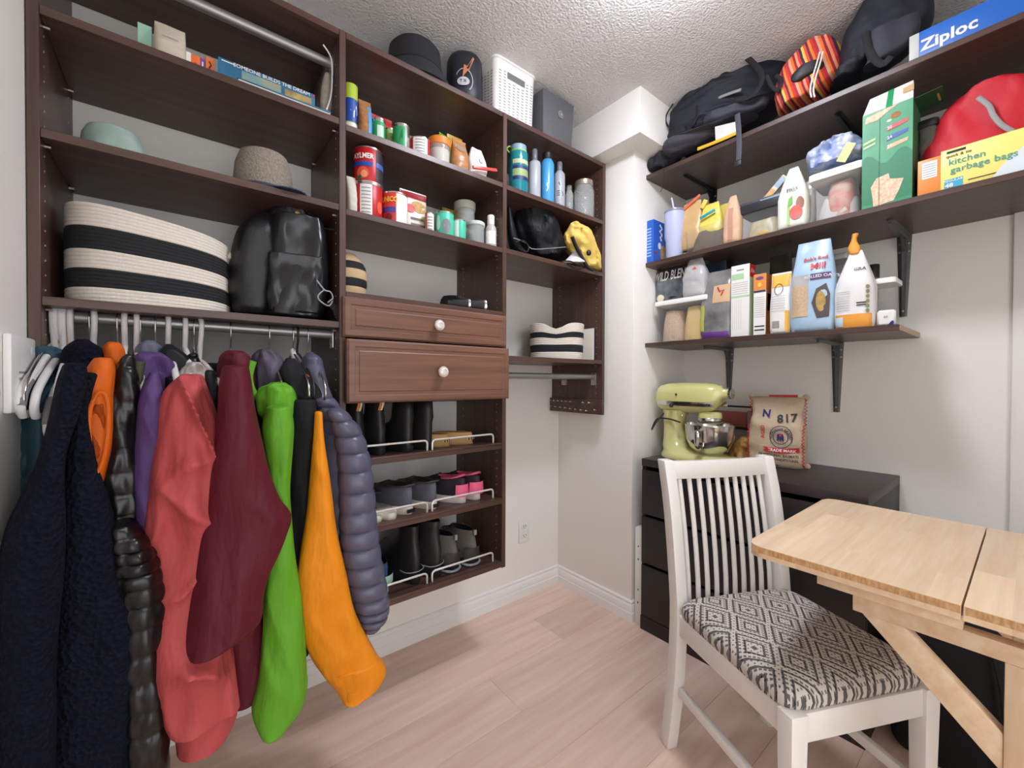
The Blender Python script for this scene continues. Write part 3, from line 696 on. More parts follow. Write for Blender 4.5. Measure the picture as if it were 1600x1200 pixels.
sl(t, 'cuff', [(403, 477, 1072), (402, 475, 1090), (407, 466, 1112), (414, 446, 1131)], GRN, -.51, .106, nr=12, fold=.002, hollow=True)
t = coat('black_shell', 'matte black shell jacket between the green and amber jackets', 457, .50)
BSH = cloth('matte_black_shell', (30, 30, 32), .75)
body(t, BSH, .045, seed=15, y0=-.16)
sl(t, 'hood', [(446, 462, 562), (440, 474, 578), (446, 492, 604), (455, 508, 630), (470, 500, 652)], BSH, -.40, .10, nr=16, fold=.012, ff=8, wr=.008, wf=16)
sl(t, 'sleeve', [(456, 492, 625), (455, 492, 660), (454, 488, 720), (452, 484, 790), (455, 482, 860), (464, 481, 930), (472, 480, 985), (476, 480, 1016)], BSH, -.45, .07, nr=30, seed=9, fold=.012)

AMB = cloth('amber_shell', (248, 150, 28), .5)
t = coat('amber_jacket', 'amber yellow rain jacket with its sleeve swung to the right', 468, .46)
body(t, AMB, .04, seed=16, y0=-.15)
sl(t, 'yoke', [(462, 469, 576), (467, 484, 590), (478, 497, 610), (488, 503, 636), (490, 503, 660)], AMB, -.40, .08, nr=14)
sl(t, 'sleeve', [(491, 504, 645), (489, 507, 690), (486, 513, 740), (481, 520, 800), (473, 528, 855), (466, 538, 905), (471, 550, 955), (490, 575, 1008), (512, 592, 1042), (524, 599, 1056), (531, 594, 1070), (536, 566, 1084)], AMB, -.50, .09, seed=10, nr=60, n=60, fold=.008, ff=3, wr=.005, wf=6, hollow=True)

sl(t, 'cuff', [(507, 589, 1036), (519, 601, 1050), (530, 598, 1066), (537, 571, 1083)], AMB, -.50, .096, nr=12, fold=.002, hollow=True)
SLT = mat('slate_nylon', (84, 84, 104), .38, bump=.12, bscale=35)
t = coat('slate_puffer', 'slate grey-blue quilted puffer jacket at the right end of the rod', 480, .52)
body(t, SLT, .05, seed=17, y0=-.17, quilt=10)
sl(t, 'collar', [(482, 490, 552), (474, 501, 563), (475, 506, 588), (482, 516, 615), (494, 522, 640)], SLT, -.37, .09, nr=20, quilt=3, qa=.006)
sl(t, 'front_panel', [(490, 520, 622), (500, 542, 655), (506, 546, 700), (510, 542, 780), (515, 542, 860), (522, 548, 930)], SLT, -.43, .08, quilt=10, qa=.007, nr=60, fold=.004)
sl(t, 'sleeve', [(512, 536, 640), (522, 562, 672), (529, 576, 714), (532, 583, 765), (533, 587, 815), (536, 592, 860), (544, 600, 905), (555, 606, 942), (562, 604, 962), (570, 588, 980)], SLT, -.485, .11, quilt=15, qa=.010, fold=.002, ff=6, n=60)
# ------------------------------------------------------------------ generic goods
def P_(n, col, r=.5, **k): return mat(n, col, r, **k)
CARD = {}
WHITE = P_('white_print', (232, 230, 226), .5); REDP = P_('red_print', (190, 32, 34), .45); GREENP = P_('green_print', (40, 150, 88), .45)
BLUEP = P_('blue_print', (34, 74, 160), .45); YELP = P_('yellow_print', (238, 200, 70), .5); ORGP = P_('orange_print', (226, 128, 44), .5)
BLKP = P_('black_print', (26, 25, 27), .5); NAVYP = P_('navy_print', (38, 44, 104), .5); TEALP = P_('mint_print', (70, 190, 160), .45)
LIMEP = P_('lime_print', (176, 200, 60), .45); TANP = P_('tan_print', (205, 170, 125), .6); GREYP = P_('grey_print', (150, 148, 148), .5)
TIN = P_('tin_metal', (200, 198, 195), .25, metal=.9); PLUM = P_('purple_print', (104, 66, 130), .5); CREAM = P_('cream_print', (228, 214, 184), .6)
CLEAR = mat('clear_plastic', (190, 190, 188), .10, clear=.93); GLASS = mat('clear_glass', (228, 232, 229), .06, clear=.80)
PINKP = P_('pink_print', (222, 120, 130), .5); LBLUE = P_('light_blue_print', (150, 186, 214), .45); BRN = P_('brown_food', (176, 122, 72), .8, var=.4, vscale=90)
DKGR = P_('dark_green_print', (24, 70, 40), .5)
def hdist(p): d = Vector(p)-CAMP; return math.hypot(d.x, d.y)
def fit(pl, pr, pt, z0, **pl_):              # round thing: centre on the mid ray of a depth plane, radius from its width, top from the photo
    m = at((pl+pr)/2, pt, **pl_); a = ray(pl, pt); b = ray(pr, pt); a.z = b.z = 0
    r = hdist(m)*math.tan(a.angle(b)/2); return m.x, m.y, r, m.z-z0
def can(name, label, cat, pl, pr, pt, z0, mbody, group=None, lid=TIN, plane=None, rib=True, n=28, z=None):
    x, y, r, h = fit(pl, pr, pt, z0, **(plane or {'y': -.285}))
    t = thing(name, label, cat, (x, y, z0), rz=math.atan2(y-CAMP.y, x-CAMP.x)-PI/2, group=group)
    G().lathe([(r*.98, 0), (r, .002), (r, h-.004), (r*.98, h-.002)], n).build('body', mbody, t)
    G().lathe([(r*.97, h-.004), (r*1.02, h-.004), (r*1.02, h), (r*.95, h), (r*.94, h-.003), (0, h-.003)], n).build('lid', lid, t)
    G().lathe([(r*.95, 0), (r*1.02, 0), (r*1.02, .004), (r*.97, .0045)], n).build('base_rim', TIN, t)
    s = Surf(t, lambda a, b, o: ((r+o)*math.sin(a/r), -(r+o)*math.cos(a/r), b)); s.r = r; s.h = h
    return t, s
def jar(name, label, cat, pl, pr, pt, z0, lidm, group=None, fill=None, plane=None, lidh=.016, neck=.85, fillm=None, body=GLASS):
    x, y, r, h = fit(pl, pr, pt, z0, **(plane or {'y': -.285}))
    t = thing(name, label, cat, (x, y, z0), group=group)
    G().lathe([(r*.9, .0), (r, .006), (r, h*.74), (r*neck, h-lidh), (r*neck*.96, h-lidh), (r*.95, h*.72), (r*.95, .008), (0, .007)], 28, cap=(True, True)).build('body', body, t)
    G().lathe([(r*neck*1.06, h-lidh), (r*neck*1.08, h-lidh+.002), (r*neck*1.08, h-.002), (r*neck*1.02, h), (0, h)], 28).build('lid', lidm, t)
    if fill: G().lathe([(r*.9, .009), (r*.93, .012), (r*.93, h*fill), (0, h*fill)], 20).build('contents', fillm, t)
    return t
def box(name, label, cat, pl, pr, pt, z0, d, m, plane=None, rz=0, group=None, bevel=.0008, h=None, side=None):
    k = plane or {'y': -.33}; (ax, pv), = k.items()
    a, b = at(pl, pt, **k), at(pr, pt, **k); w_ = (b-a).length; ctr = (a+b)/2; hh = h or ctr.z-z0
    base = 0 if ax == 'y' else -PI/2
    t = thing(name, label, cat, (ctr.x, ctr.y, z0), rz=base+rz, group=group)
    G().box(-w_/2, w_/2, 0, d, 0, hh).build('carton', m, t, bevel=bevel, seg=1)
    s = Surf(t, lambda a, b, o: (a, -o, b)); s.w = w_; s.h = hh; s.d = d
    s.right = Surf(t, lambda a, b, o: (w_/2+o, a, b)); s.left = Surf(t, lambda a, b, o: (-w_/2-o, d-a, b))
    return t, s
def pouch(name, label, cat, pl, pr, pt, z0, d, m, plane=None, rz=0, group=None, top=.75, seed=0, crk=.004, lean=0, seal=None, sq=3.2, wtop=None, waist=0):
    k = plane or {'y': -.30}; (ax, pv), = k.items()
    a, b = at(pl, (pt*.35+pt*.65), **k), at(pr, pt, **k); w_ = (b-a).length; ctr = (a+b)/2; h = at((pl+pr)/2, pt, **k).z-z0
    base = 0 if ax == 'y' else -PI/2
    t = thing(name, label, cat, (ctr.x, ctr.y, z0), rz=base+rz, group=group)
    wt = wtop if wtop is not None else .96
    def prof(q):                             # half width and half depth at height fraction q
        hw_ = w_/2*(1-.04*abs(q-.4))*(1+(wt-1)*max(0, (q-.5)/.5)**1.2); hd = d/2*(1 if q < top*.5 else max(.02, 1-((q-top*.5)/(1-top*.5))**1.5))
        hw_ *= 1-waist*math.exp(-((q-.74)/.14)**2)
        if q < .06: hd *= .8+q*3.3; hw_ *= .95+q*.8
        return hw_, max(hd, .0015)
    def pt_(x_, q, o, front=True):
        hw_, hd = prof(min(1, max(0, q))); s_ = max(-1, min(1, x_/hw_)); yy = hd*(1-abs(s_)**sq)**(1/sq)
        nz = noise.noise(Vector((x_*26+seed*9, q*7+seed, seed*1.7)))*crk*min(1, q*5)
        return Vector((x_, -(yy+nz+o)+lean*q, q*h))
    g = G(); rings = []; n = 40
    for kk in range(25):
        q = kk/24; hw_, hd = prof(q); ring = []
        for i in range(n):
            th_ = 2*PI*i/n; cs, sn = math.cos(th_), math.sin(th_)
            x_ = math.copysign(abs(cs)**(2/sq), cs)*hw_; yy = math.copysign(abs(sn)**(2/sq), sn)*hd
            nz = noise.noise(Vector((x_*26+seed*9, q*7+seed, seed*1.7)))*crk*min(1, q*5)
            ring.append((x_, yy+lean*q+(-nz if sn <= 0 else nz), q*h))
        rings.append(ring)
    g.loft(rings).build('bag', m, t, ang=70)
    if seal: G().box(-w_*wt/2, w_*wt/2, lean-.0022, lean+.0022, h*.955, h*1.005).build('top_seal', seal, t)
    s = Surf(t, lambda a, b, o: pt_(a, b/h, o+.0008)); s.w = w_; s.h = h
    return t, s
def bottle(name, label, pl, pr, pt, z0, m, capm, plane=None, capf=.2, shoulder=.7, capw=.5, group=None, cat='bottle'):
    x, y, r, h = fit(pl, pr, pt, z0, **(plane or {'y': -.285})); sh = h*shoulder; ch_ = h*(1-capf)
    t = thing(name, label, cat, (x, y, z0), rz=math.atan2(y-CAMP.y, x-CAMP.x)-PI/2, group=group)
    G().lathe([(r*.9, 0), (r, .006), (r, sh), (r*.93, sh+(ch_-sh)*.4), (r*capw*1.0, ch_), (0, ch_)], 26).build('body', m, t)
    G().lathe([(r*capw, ch_), (r*capw*1.08, ch_+.002), (r*capw*1.08, h-.004), (r*capw*.9, h), (0, h)], 22).build('cap', capm, t)
    s = Surf(t, lambda a, b, o: ((r+o)*math.sin(a/r), -(r+o)*math.cos(a/r), b)); s.r = r; s.h = h; return t, s

# ---- left section, top shelf
za = Z1[0]; g1 = 'small things on the upper left shelf'
YF = {'y': -.30}
t, s = box('book', 'pale green paperback at the far left of the upper left shelf', 'book', 216, 236, 45, za, .03, P_('pale_green', (150, 190, 170)), YF, group=g1, h=.075)
t, s = pouch('cloth_pouch', 'cream printed fabric pouch on the upper left shelf', 'pouch', 243, 288, 42, za, .06, P_('cream_cloth', (196, 184, 166), .8, bump=.2, bscale=60), YF, group=g1, seed=3)
s.grid('print_line', -s.w*.25, s.w*.25, s.h*.52, s.h*.55, GREYP)
box('white_box', 'small white carton right of the cream pouch', 'box', 288, 298, 80, za, .04, WHITE, YF, group=g1)
t, s = box('orange_box', 'small plain orange carton left of the purple one', 'box', 299, 312, 86, za, .04, P_('orange_card', (232, 112, 52)), YF, group=g1); s.disc('dot', 0, s.h*.5, .004, .005, REDP)
t, s = box('purple_box', 'tiny purple carton between two orange cartons', 'box', 313, 320, 91, za, .04, P_('violet_card', (116, 74, 140)), YF, group=g1); s.grid('print_line', -s.w*.12, s.w*.12, s.h*.2, s.h*.8, WHITE)
t, s = box('matchbox', 'small orange carton with a dark zigzag print beside the picture book', 'box', 322, 334, 90, za, .04, P_('orange_card2', (228, 118, 56)), YF, group=g1); s.line('print_mark', [(-s.w*.1, s.h*.2), (s.w*.15, s.h*.35), (-s.w*.1, s.h*.5), (s.w*.15, s.h*.65), (-s.w*.1, s.h*.8)], .003, BLKP)
# leaning picture book and flat book
a, b = at(341, 88, y=-.315), at(492, 140, y=-.315); bl = b.x-a.x; zt_ = (a.z+b.z)/2+.004
t = thing('picture_book', 'blue picture book standing on edge along the upper left shelf', 'book', ((a.x+b.x)/2, -.315, za+.014), group=g1)
hh = at(341, 88, y=-.315).z-za-.014
BKB = P_('book_blue', (44, 120, 160), .35, var=.3, vscale=12, col2=(36, 88, 120)); PAGE = P_('paper_pages', (226, 220, 206), .8)
G().box(-bl/2, bl/2, 0, .002, 0, hh).build('front_cover', BKB, t); G().box(-bl/2, bl/2, .010, .012, 0, hh).build('back_cover', BKB, t); G().box(-bl/2+.002, bl/2-.003, .002, .010, .002, hh-.003).build('pages', PAGE, t)
s = Surf(t, lambda a, b, o: (a, -o, b))
s.grid('picture', -bl*.28, bl*.12, .006, hh*.72, P_('book_picture', (196, 150, 84), .4, var=.5, vscale=18, col2=(70, 150, 160)))
s.grid('picture', bl*.16, bl*.46, .006, hh*.66, P_('book_picture2', (186, 160, 96), .4, var=.6, vscale=24, col2=(90, 60, 40)))
s.text('SOMEONE BUILDS THE DREAM', bl*.04, hh*.86, .0135, WHITE); s.grid('small_print', -bl*.47, -bl*.34, hh*.85, hh*.91, WHITE)
s.grid('badge', bl*.47, bl*.495, hh*.8, hh*.93, REDP)
t = thing('flat_book', 'thin blue book lying flat under the standing picture book', 'book', ((a.x+b.x)/2+.02, -.305, za), group=g1)
G().box(-bl/2+.02, bl/2+.02, -.03, .12, 0, .003).box(-bl/2+.02, bl/2+.02, -.03, .12, .0105, .0135).build('cover', BKB, t); G().box(-bl/2+.022, bl/2+.018, -.028, .12, .003, .0105).build('pages', PAGE, t)
t = thing('zip_bag', 'clear plastic zip bag of papers at the right end of the upper left shelf', 'bag', (-1.315, -.27, za), group=g1)
soft('film', [(514, 524, 76), (506, 526, 100), (500, 527, 135), (497, 526, 165), (500, 524, 182)], CLEAR, t, ('y', -.28), .06, fold=.006, ff=12)
soft('papers', [(508, 516, 120), (503, 518, 140), (501, 517, 165), (503, 514, 180)], P_('old_paper', (176, 168, 150), .9, var=.3, vscale=50), t, ('y', -.275), .03, fold=.004)
P = [at(x, y, y=-.315)-t.location for x, y in ((505, 70), (517, 90), (519, 120), (517, 150), (510, 172))]
G().tube(spline(P, 16), .0022, 8).build('zip_edge', PLASTW, t)
# ---- left section, middle shelf: two caps
zb_ = Z1[1]; g2 = 'caps on the middle left shelf'
def cap(name, label, pl, pr, pt, m, mb, plane, brim):
    x, y, r, h = fit(pl, pr, pt, zb_, **plane)
    t = thing(name, label, 'cap', (x, y, zb_), group=g2)
    G().lathe([(r, .004), (r*1.0, h*.35), (r*.95, h*.68), (r*.8, h*.92), (r*.5, h*1.0), (0, h*1.01)], 30, sy=1.05).build('crown', m, t)
    n = 16; g = G()
    pts = [(math.cos(-PI*i/n)*r*1.0, math.sin(-PI*i/n)*r*1.05) for i in range(n+1)]; out = [(p[0]*(1.02)+brim*.12, p[1]-brim*(math.sin(PI*i/n))) for i, p in enumerate(pts)]
    vs = [(p[0], p[1], .006) for p in pts]+[(q[0], q[1], .003) for q in out]+[(p[0], p[1], .009) for p in pts]+[(q[0], q[1], .006) for q in out]; N_ = n+1
    g.add(vs, [(i, i+1, N_+i+1, N_+i) for i in range(n)]+[(2*N_+i, 3*N_+i, 3*N_+i+1, 2*N_+i+1) for i in range(n)]+[(N_+i, N_+i+1, 3*N_+i+1, 3*N_+i) for i in range(n)])
    g.build('brim', mb, t); G().lathe([(r*1.005, .004), (r*1.012, .006), (r*1.012, .02), (r*1.002, .022)], 30, sy=1.05, cap=(False, False)).build('band', mb, t)
    t.rotation_euler.z = .5
    return t
WOV = mat('woven_straw_grey', (158, 146, 132), .9, var=.4, vscale=160, bump=.5, bscale=220); FLO = mat('floral_cloth', (176, 192, 184), .8, var=.35, vscale=14, col2=(128, 150, 140))
cap('woven_hat', 'grey woven straw cap on the middle left shelf', 366, 458, 240, WOV, P_('navy_brim', (60, 64, 84), .7), {'y': -.235}, .065)
cap('floral_hat', 'pale green floral cap lying low on the middle left shelf', 126, 228, 204, FLO, FLO, {'y': -.235}, .05)
# ---- left section, lower shelf: rope basket and leather backpack
ROPEW = mat('cream_rope', (222, 212, 200), .9, bump=.25, bscale=160, bstretch=(1, 1, .3)); ROPEB = mat('black_rope', (28, 28, 31), .85, bump=.25, bscale=160)
def rope_basket(name, label, ctr, rx, ry, h, bands, ncoil, taper, tilt=0, dip=None, group=None):
    t = thing(name, label, 'basket', ctr, group=group)
    for b0, b1, m in bands:
        prof = []; k0, k1 = int(b0*ncoil), int(b1*ncoil)
        for k in range(k0, k1):
            for j in range(5):
                a = PI*j/4; prof.append((1+(taper-1)*((k+.5)/ncoil)+.011*math.sin(a), (k+.5-.5*math.cos(a))/ncoil*h))
        prof += [(p[0]-.045, p[1]) for p in (prof[-1], prof[0])]
        g = G(); n = 56; rings = []
        for q, z in prof:
            ring = []
            for i in range(n):
                a = 2*PI*i/n; cs, sn = math.cos(a), math.sin(a); x = math.copysign(abs(cs)**.72, cs)*rx*q; y = math.copysign(abs(sn)**.72, sn)*ry*q
                zz = z+tilt*x*(z/h)
                if dip: zz -= dip[1]*(z/h)**3*math.exp(-((x-dip[0])/dip[2])**2)*(1 if sn < 0 else 0)
                ring.append((x, y, zz))
            rings.append(ring)
        g.loft(rings, cap=(False, False)); n0 = len(rings)
        g.f += [((n0-1)*n+i, i, (i+1) % n, (n0-1)*n+(i+1) % n) for i in range(n)]
        g.build('rope_band_white' if m is ROPEW else 'rope_band_black', m, t, ang=70)
    G().lathe([(1, .002), (0, .003)], 40, rx*.97, ry*.97).build('basket_floor', ROPEW, t)
    return t
zc = Z1[2]
t = rope_basket('rope_basket', 'large cream and black striped rope basket on the shelf above the jackets', (-1.694, -.172, zc), .163, .158, .211,
    [(0, .17, ROPEW), (.17, .36, ROPEB), (.36, .57, ROPEW), (.57, .78, ROPEB), (.78, 1.0, ROPEW)], 26, 1.0, tilt=-.13, group='striped rope baskets')
G().tube(spline([(.158, -.06, .175), (.176, -.085, .150), (.178, -.09, .125), (.160, -.07, .110)], 12), .010, 10).build('rope_handle', ROPEW, t)
LEA = mat('black_leather', (22, 22, 24), .45, bump=.12, bscale=260, btype='voronoi'); LEB = mat('black_leather_smooth', (28, 28, 31), .3, bump=.08, bscale=30)
BRASS = P_('aged_brass', (150, 124, 80), .35, metal=.8)
t = thing('leather_backpack', 'black leather backpack slumped on the shelf beside the striped basket', 'backpack', (-1.40, -.2, zc))
soft('side_panel', [(400, 428, 345), (380, 430, 365), (372, 432, 390), (366, 430, 420), (362, 428, 455), (366, 424, 480), (372, 418, 494)], LEA, t, ('y', -.20), .20, nr=30, fold=.006, sq=3)
soft('main_body', [(430, 500, 352), (424, 506, 375), (422, 508, 400), (421, 508, 430), (419, 506, 460), (416, 502, 485), (418, 496, 498)], LEB, t, ('y', -.22), .20, nr=30, fold=.010, ff=8, sq=3.5)
soft('flap', [(450, 470, 322), (436, 482, 332), (418, 492, 346), (402, 498, 362), (408, 500, 378)], LEA, t, ('y', -.20), .15, nr=20, fold=.010, ff=10)
soft('front_pocket', [(427, 502, 400), (426, 502, 425), (424, 500, 460), (426, 494, 488)], LEB, t, ('y', -.30), .05, nr=16, fold=.006, ff=12, sq=4)
for q in ((465, 333), (497, 361)):
    p = at(*q, y=-.305)-t.location; G().lathe([(.0028, 0), (.007, .001), (.007, .004), (.003, .005)], 16).xf(lambda v: (p.x+v.x, p.y-v.z, p.z+v.y)).build('snap', BRASS, t)
P = [at(x, y, y=-.29)-t.location for x, y in ((468, 320), (485, 335), (500, 350), (506, 356), (522, 359))]; G().tube(spline(P, 14), .0022, 8).build('drawstring', BKF, t)
P = [at(x, y, y=-.33)-t.location for x, y in ((495, 438), (507, 453), (516, 456), (520, 466), (514, 478), (500, 470), (497, 462), (506, 453))]; G().tube(spline(P, 24), .0022, 8).build('cord', GREYP, t)
P = [at(x, y, y=-.32)-t.location for x, y in ((514, 470), (524, 482), (528, 492))]; G().tube(P, [(.010, .002)]*3, 8, flat=(0, 0, 1)).build('strap', BKF, t)
G().tube([at(512, 473, y=-.335)-t.location, at(520, 467, y=-.335)-t.location], .003, 8).build('buckle', WIRE, t)

# ---- things on top of the closet
g3 = 'things on top of the closet'
t = thing('bucket_hat', 'black bucket hat on top of the closet organizer', 'hat', (-.965, -.215, zt), group=g3)
FELT = P_('black_felt', (34, 33, 36), .9, bump=.1, bscale=80)
G().lathe([(.140, .0), (.141, .003), (.130, .03), (.103, .072), (.0985, .078), (.092, .15), (.082, .162), (0, .165)], 36).build('crown', FELT, t, ang=60)
G().lathe([(.1050, .070), (.1060, .072), (.1015, .082), (.0985, .083)], 36, cap=(False, False)).build('band', BKF, t)
SACK = P_('navy_ripstop', (30, 31, 42), .5, bump=.12, bscale=40); COPP = P_('copper_print', (196, 122, 84), .5); LSIL = P_('silver_print', (190, 190, 196), .5)
x, y, r, h = fit(698, 754, 97, zt, y=-.26)
t = thing('stuff_sack', 'dark navy cylindrical stuff sack with a copper star emblem', 'bag', (x, y, zt), rz=math.atan2(y-CAMP.y, x-CAMP.x)-PI/2, group=g3)
G().loft([[(q*r*math.cos(2*PI*i/40)*(1+.012*math.sin(9*i)), q*r*math.sin(2*PI*i/40)*(1+.012*math.cos(7*i)), z*h) for i in range(40)] for q, z in ((.9, 0), (1, .03), (1.01, .3), (1.0, .7), (.97, .92), (.9, .985), (.6, 1.0), (.2, .99))]).build('body', SACK, t, ang=70)
s = Surf(t, lambda a, b, o: ((r*1.025+o)*math.sin(a/r), -(r*1.025+o)*math.cos(a/r), b))
s.line('emblem_ring', [(.032*math.cos(a)-.002, h*.36+.042*math.sin(a)) for a in [-.9+.22*i for i in range(17)]], .0028, LSIL)
s.poly('emblem_star', [(-.008, h*.40), (-.002, h*.66), (.002, h*.56), (.03, h*.84), (.035, h*.82), (.016, h*.56), (.008, h*.52)], COPP, off=.003)
s.poly('emblem_star', [(.006, h*.58), (.028, h*.79), (.015, h*.58)], SACK, off=.0042)
s.disc('emblem_badge', -.004, h*.33, .022, .016, LSIL, off=.003); s.text('T X', -.005, h*.33, .015, BLKP, off=.0042)
# woven white plastic basket
pa, pb = at(775, 185, y=-.335), at(843, 185, y=-.335)
bw = .212; bd = .27; bh = .222; cx = (at(762, 170, y=-.335).x+at(836, 190, y=-.335).x)/2
t = thing('woven_basket', 'white woven plastic storage basket on top of the closet', 'basket', (cx+.02, -.335+bd/2, zt), group=g3)
BWH = P_('white_basket', (232, 230, 226), .45); SLOT = P_('basket_slot', (120, 116, 112), .8)
def rrect(w_, d_, r_, n=5):
    out = []
    for cx_, cy_, a0 in ((w_-r_, d_-r_, 0), (-w_+r_, d_-r_, PI/2), (-w_+r_, -d_+r_, PI), (w_-r_, -d_+r_, 3*PI/2)):
        out += [(cx_+r_*math.cos(a0+PI/2*i/n), cy_+r_*math.sin(a0+PI/2*i/n)) for i in range(n+1)]
    return out
def rring(w_, d_, r_, z): return [(x, y, z) for x, y in rrect(w_, d_, r_)]
G().loft([rring(bw/2*.93, bd/2*.93, .02, 0), rring(bw/2*.95, bd/2*.95, .022, .004), rring(bw/2, bd/2, .025, bh-.012), rring(bw/2+.004, bd/2+.004, .027, bh-.010), rring(bw/2+.004, bd/2+.004, .027, bh), rring(bw/2-.004, bd/2-.004, .022, bh), rring(bw/2-.006, bd/2-.006, .02, .01)]).build('shell', BWH, t)
fr = lambda u, z, o: (u*(.95+.05*z/bh), -(bd/2*(.95+.05*z/bh))-o, z)
lf = lambda u, z, o: (-(bw/2*(.95+.05*z/bh))-o, u*(.95+.05*z/bh), z)
for f_, wd_, nc in ((fr, bw, 8), (lf, bd, 11)):
    s = Surf(t, f_); g = G(); g2_ = G()
    for i in range(nc):
        u = -wd_/2+.024+(wd_-.048)*i/(nc-1)
        for j in range(14):
            z = .016+.0115*j+(.004 if i % 2 else 0)
            if f_ is fr and abs(u) < .05 and .142 < z < .182: continue
            a, b, c_, d_ = f_(u-.0058, z, .0006), f_(u+.0058, z, .0006), f_(u+.0058, z+.0032, .0006), f_(u-.0058, z+.0032, .0006); g.add([a, b, c_, d_], [(0, 1, 2, 3)])
    o = g.build('weave_slots', SLOT, t); o['kind'] = 'stuff'
s = Surf(t, fr); s.grid('handle_hole', -.046, .046, .150, .176, SLOT)
gx0, gx1 = at(849, 180, y=-.335).x, at(893, 200, y=-.335).x; gh = at(872, 152, y=-.335).z-zt; gw = gx1-gx0
t = thing('grey_box', 'dark grey storage box with a round metal pull on top of the closet', 'box', ((gx0+gx1)/2, -.335, zt), group=g3)
GBX = P_('grey_board', (92, 92, 96), .55, bump=.05, bscale=120)
G().loft([[(x, y, 0) for x, y in ((-gw/2, 0), (gw/2, 0), (gw/2, .26), (-gw/2, .26))], [(x, y, gh) for x, y in ((-gw/2-.005, -.004), (gw/2+.012, -.004), (gw/2+.012, .27), (-gw/2-.005, .27))]]).build('body', GBX, t, bevel=.002)
rx_, rz_ = .012, gh*.62
G().lathe([(.011, 0), (.016, .0), (.0165, .003), (.012, .004), (.011, .001)], 28).xf(lambda v: (rx_+v.x, -.0035-v.z, rz_+v.y)).build('ring_pull', STEEL, t)
G().lathe([(.011, .0005), (0, .0005)], 24).xf(lambda v: (rx_+v.x, -.0035-v.z, rz_+v.y)).build('finger_hole', GREYP, t)
# ---- middle section, top shelf
zA = Z2[0]; g4 = 'groceries on the top middle shelf'
t, s = can('lemon_canister', 'tall canister with lime lid and blue label, left end of top middle shelf', 'canister', 536, 559, 136, zA, LIMEP, g4, lid=LIMEP, plane={'y': -.27})
s.grid('label', -s.r*1.5, s.r*1.5, s.h*.28, s.h*.72, BLUEP, na=16); s.poly('splash', [(.0, s.h*.5), (s.r*.9, s.h*.62), (s.r*1.1, s.h*.45), (s.r*.5, s.h*.36)], WHITE); s.grid('foot_band', -s.r*1.5, s.r*1.5, s.h*.06, s.h*.26, WHITE, na=16)
t, s = pouch('nut_bag', 'blue-edged clear bag of brown nuts beside the tall canister', 'bag', 560, 579, 158, zA, .05, BRN, {'y': -.28}, group=g4, seed=2)
s.grid('label', s.w*.12, s.w*.44, 0.004, s.h*.85, P_('sky_print', (70, 150, 210)))
t, s = can('green_can', 'small green and silver tin right of the nut bag', 'can', 581, 602, 189, zA, TIN, g4, plane={'y': -.29})
s.grid('label', -s.r*1.5, s.r*1.5, s.h*.12, s.h*.86, GREENP, na=14); s.grid('panel', -s.r*.2, s.r*.8, s.h*.25, s.h*.7, P_('pale_green_print', (190, 220, 200)), off=.001)
t, s = can('small_green_can', 'little lime-striped tin half hidden between two green cans', 'can', 602, 616, 203, zA, P_('lime_label', (150, 190, 110)), g4, plane={'y': -.24})
t, s = pouch('red_sachet', 'red sachet lying behind the green tins', 'packet', 578, 612, 183, zA, .03, REDP, {'y': -.17}, group=g4, seed=5)
t, s = can('green_leaf_can', 'green leaf-printed tin in the middle of the top middle shelf', 'can', 614, 640, 199, zA, TIN, g4, plane={'y': -.295})
s.grid('label', -s.r*1.5, s.r*.55, s.h*.1, s.h*.88, GREENP, na=14); s.poly('leaf', [(-s.r*.3, s.h*.2), (-s.r*.1, s.h*.65), (s.r*.15, s.h*.8), (s.r*.2, s.h*.4)], P_('deep_green', (20, 110, 64)))
t, s = can('red_white_can', 'low red can with a white label panel on the top middle shelf', 'can', 641, 672, 221, zA, REDP, g4, plane={'y': -.295})
s.grid('label', -s.r*.75, s.r*.8, s.h*.06, s.h*.94, WHITE, na=12); [s.grid('print_line', -s.r*.5, s.r*.5, s.h*(.2+.15*i), s.h*(.25+.15*i), GREYP, off=.0012) for i in range(5)]
t = jar('sauce_jar', 'squat jar with an orange lid on the top middle shelf', 'jar', 669, 703, 220, zA, ORGP, g4, fill=.6, fillm=P_('white_cream', (214, 205, 190)), plane={'y': -.28}, neck=.97, lidh=.026)
t, s = pouch('green_packet', 'bright green snack packet behind the orange-lidded jar', 'packet', 684, 706, 212, zA, .03, P_('snack_green', (96, 170, 40), .35), {'y': -.2}, group=g4, seed=7, rz=.3)
t, s = pouch('mustard_packet', 'mustard yellow packet behind the brown bread bag', 'packet', 698, 722, 214, zA, .03, P_('mustard_foil', (196, 148, 50), .35), {'y': -.19}, group=g4, seed=8)
t, s = pouch('cracker_bag', 'tan plastic bag of crackers standing near the right of the top middle shelf', 'bag', 706, 728, 220, zA, .06, P_('cracker_film', (196, 134, 84), .35, var=.4, vscale=30), {'y': -.29}, group=g4, seed=9, wtop=.9)
s.disc('label', -.004, s.h*.72, s.w*.36, s.h*.12, P_('kraft_label', (150, 130, 110)))
t, s = pouch('white_bag', 'white paper bag closed with a red clip at the right of the top middle shelf', 'bag', 731, 757, 233, zA, .06, WHITE, {'y': -.29}, group=g4, seed=11, wtop=.55, crk=.006)
s.disc('seal', .004, s.h*.55, .009, .010, GREYP); s.disc('seal_centre', .004, s.h*.55, .006, .007, WHITE, off=.002)
G().bar((-.045, -.045, s.h*.18), (.065, -.045, s.h*.36), .008, .012).build('clip', P_('clip_red', (222, 70, 58), .35), t, bevel=.002)
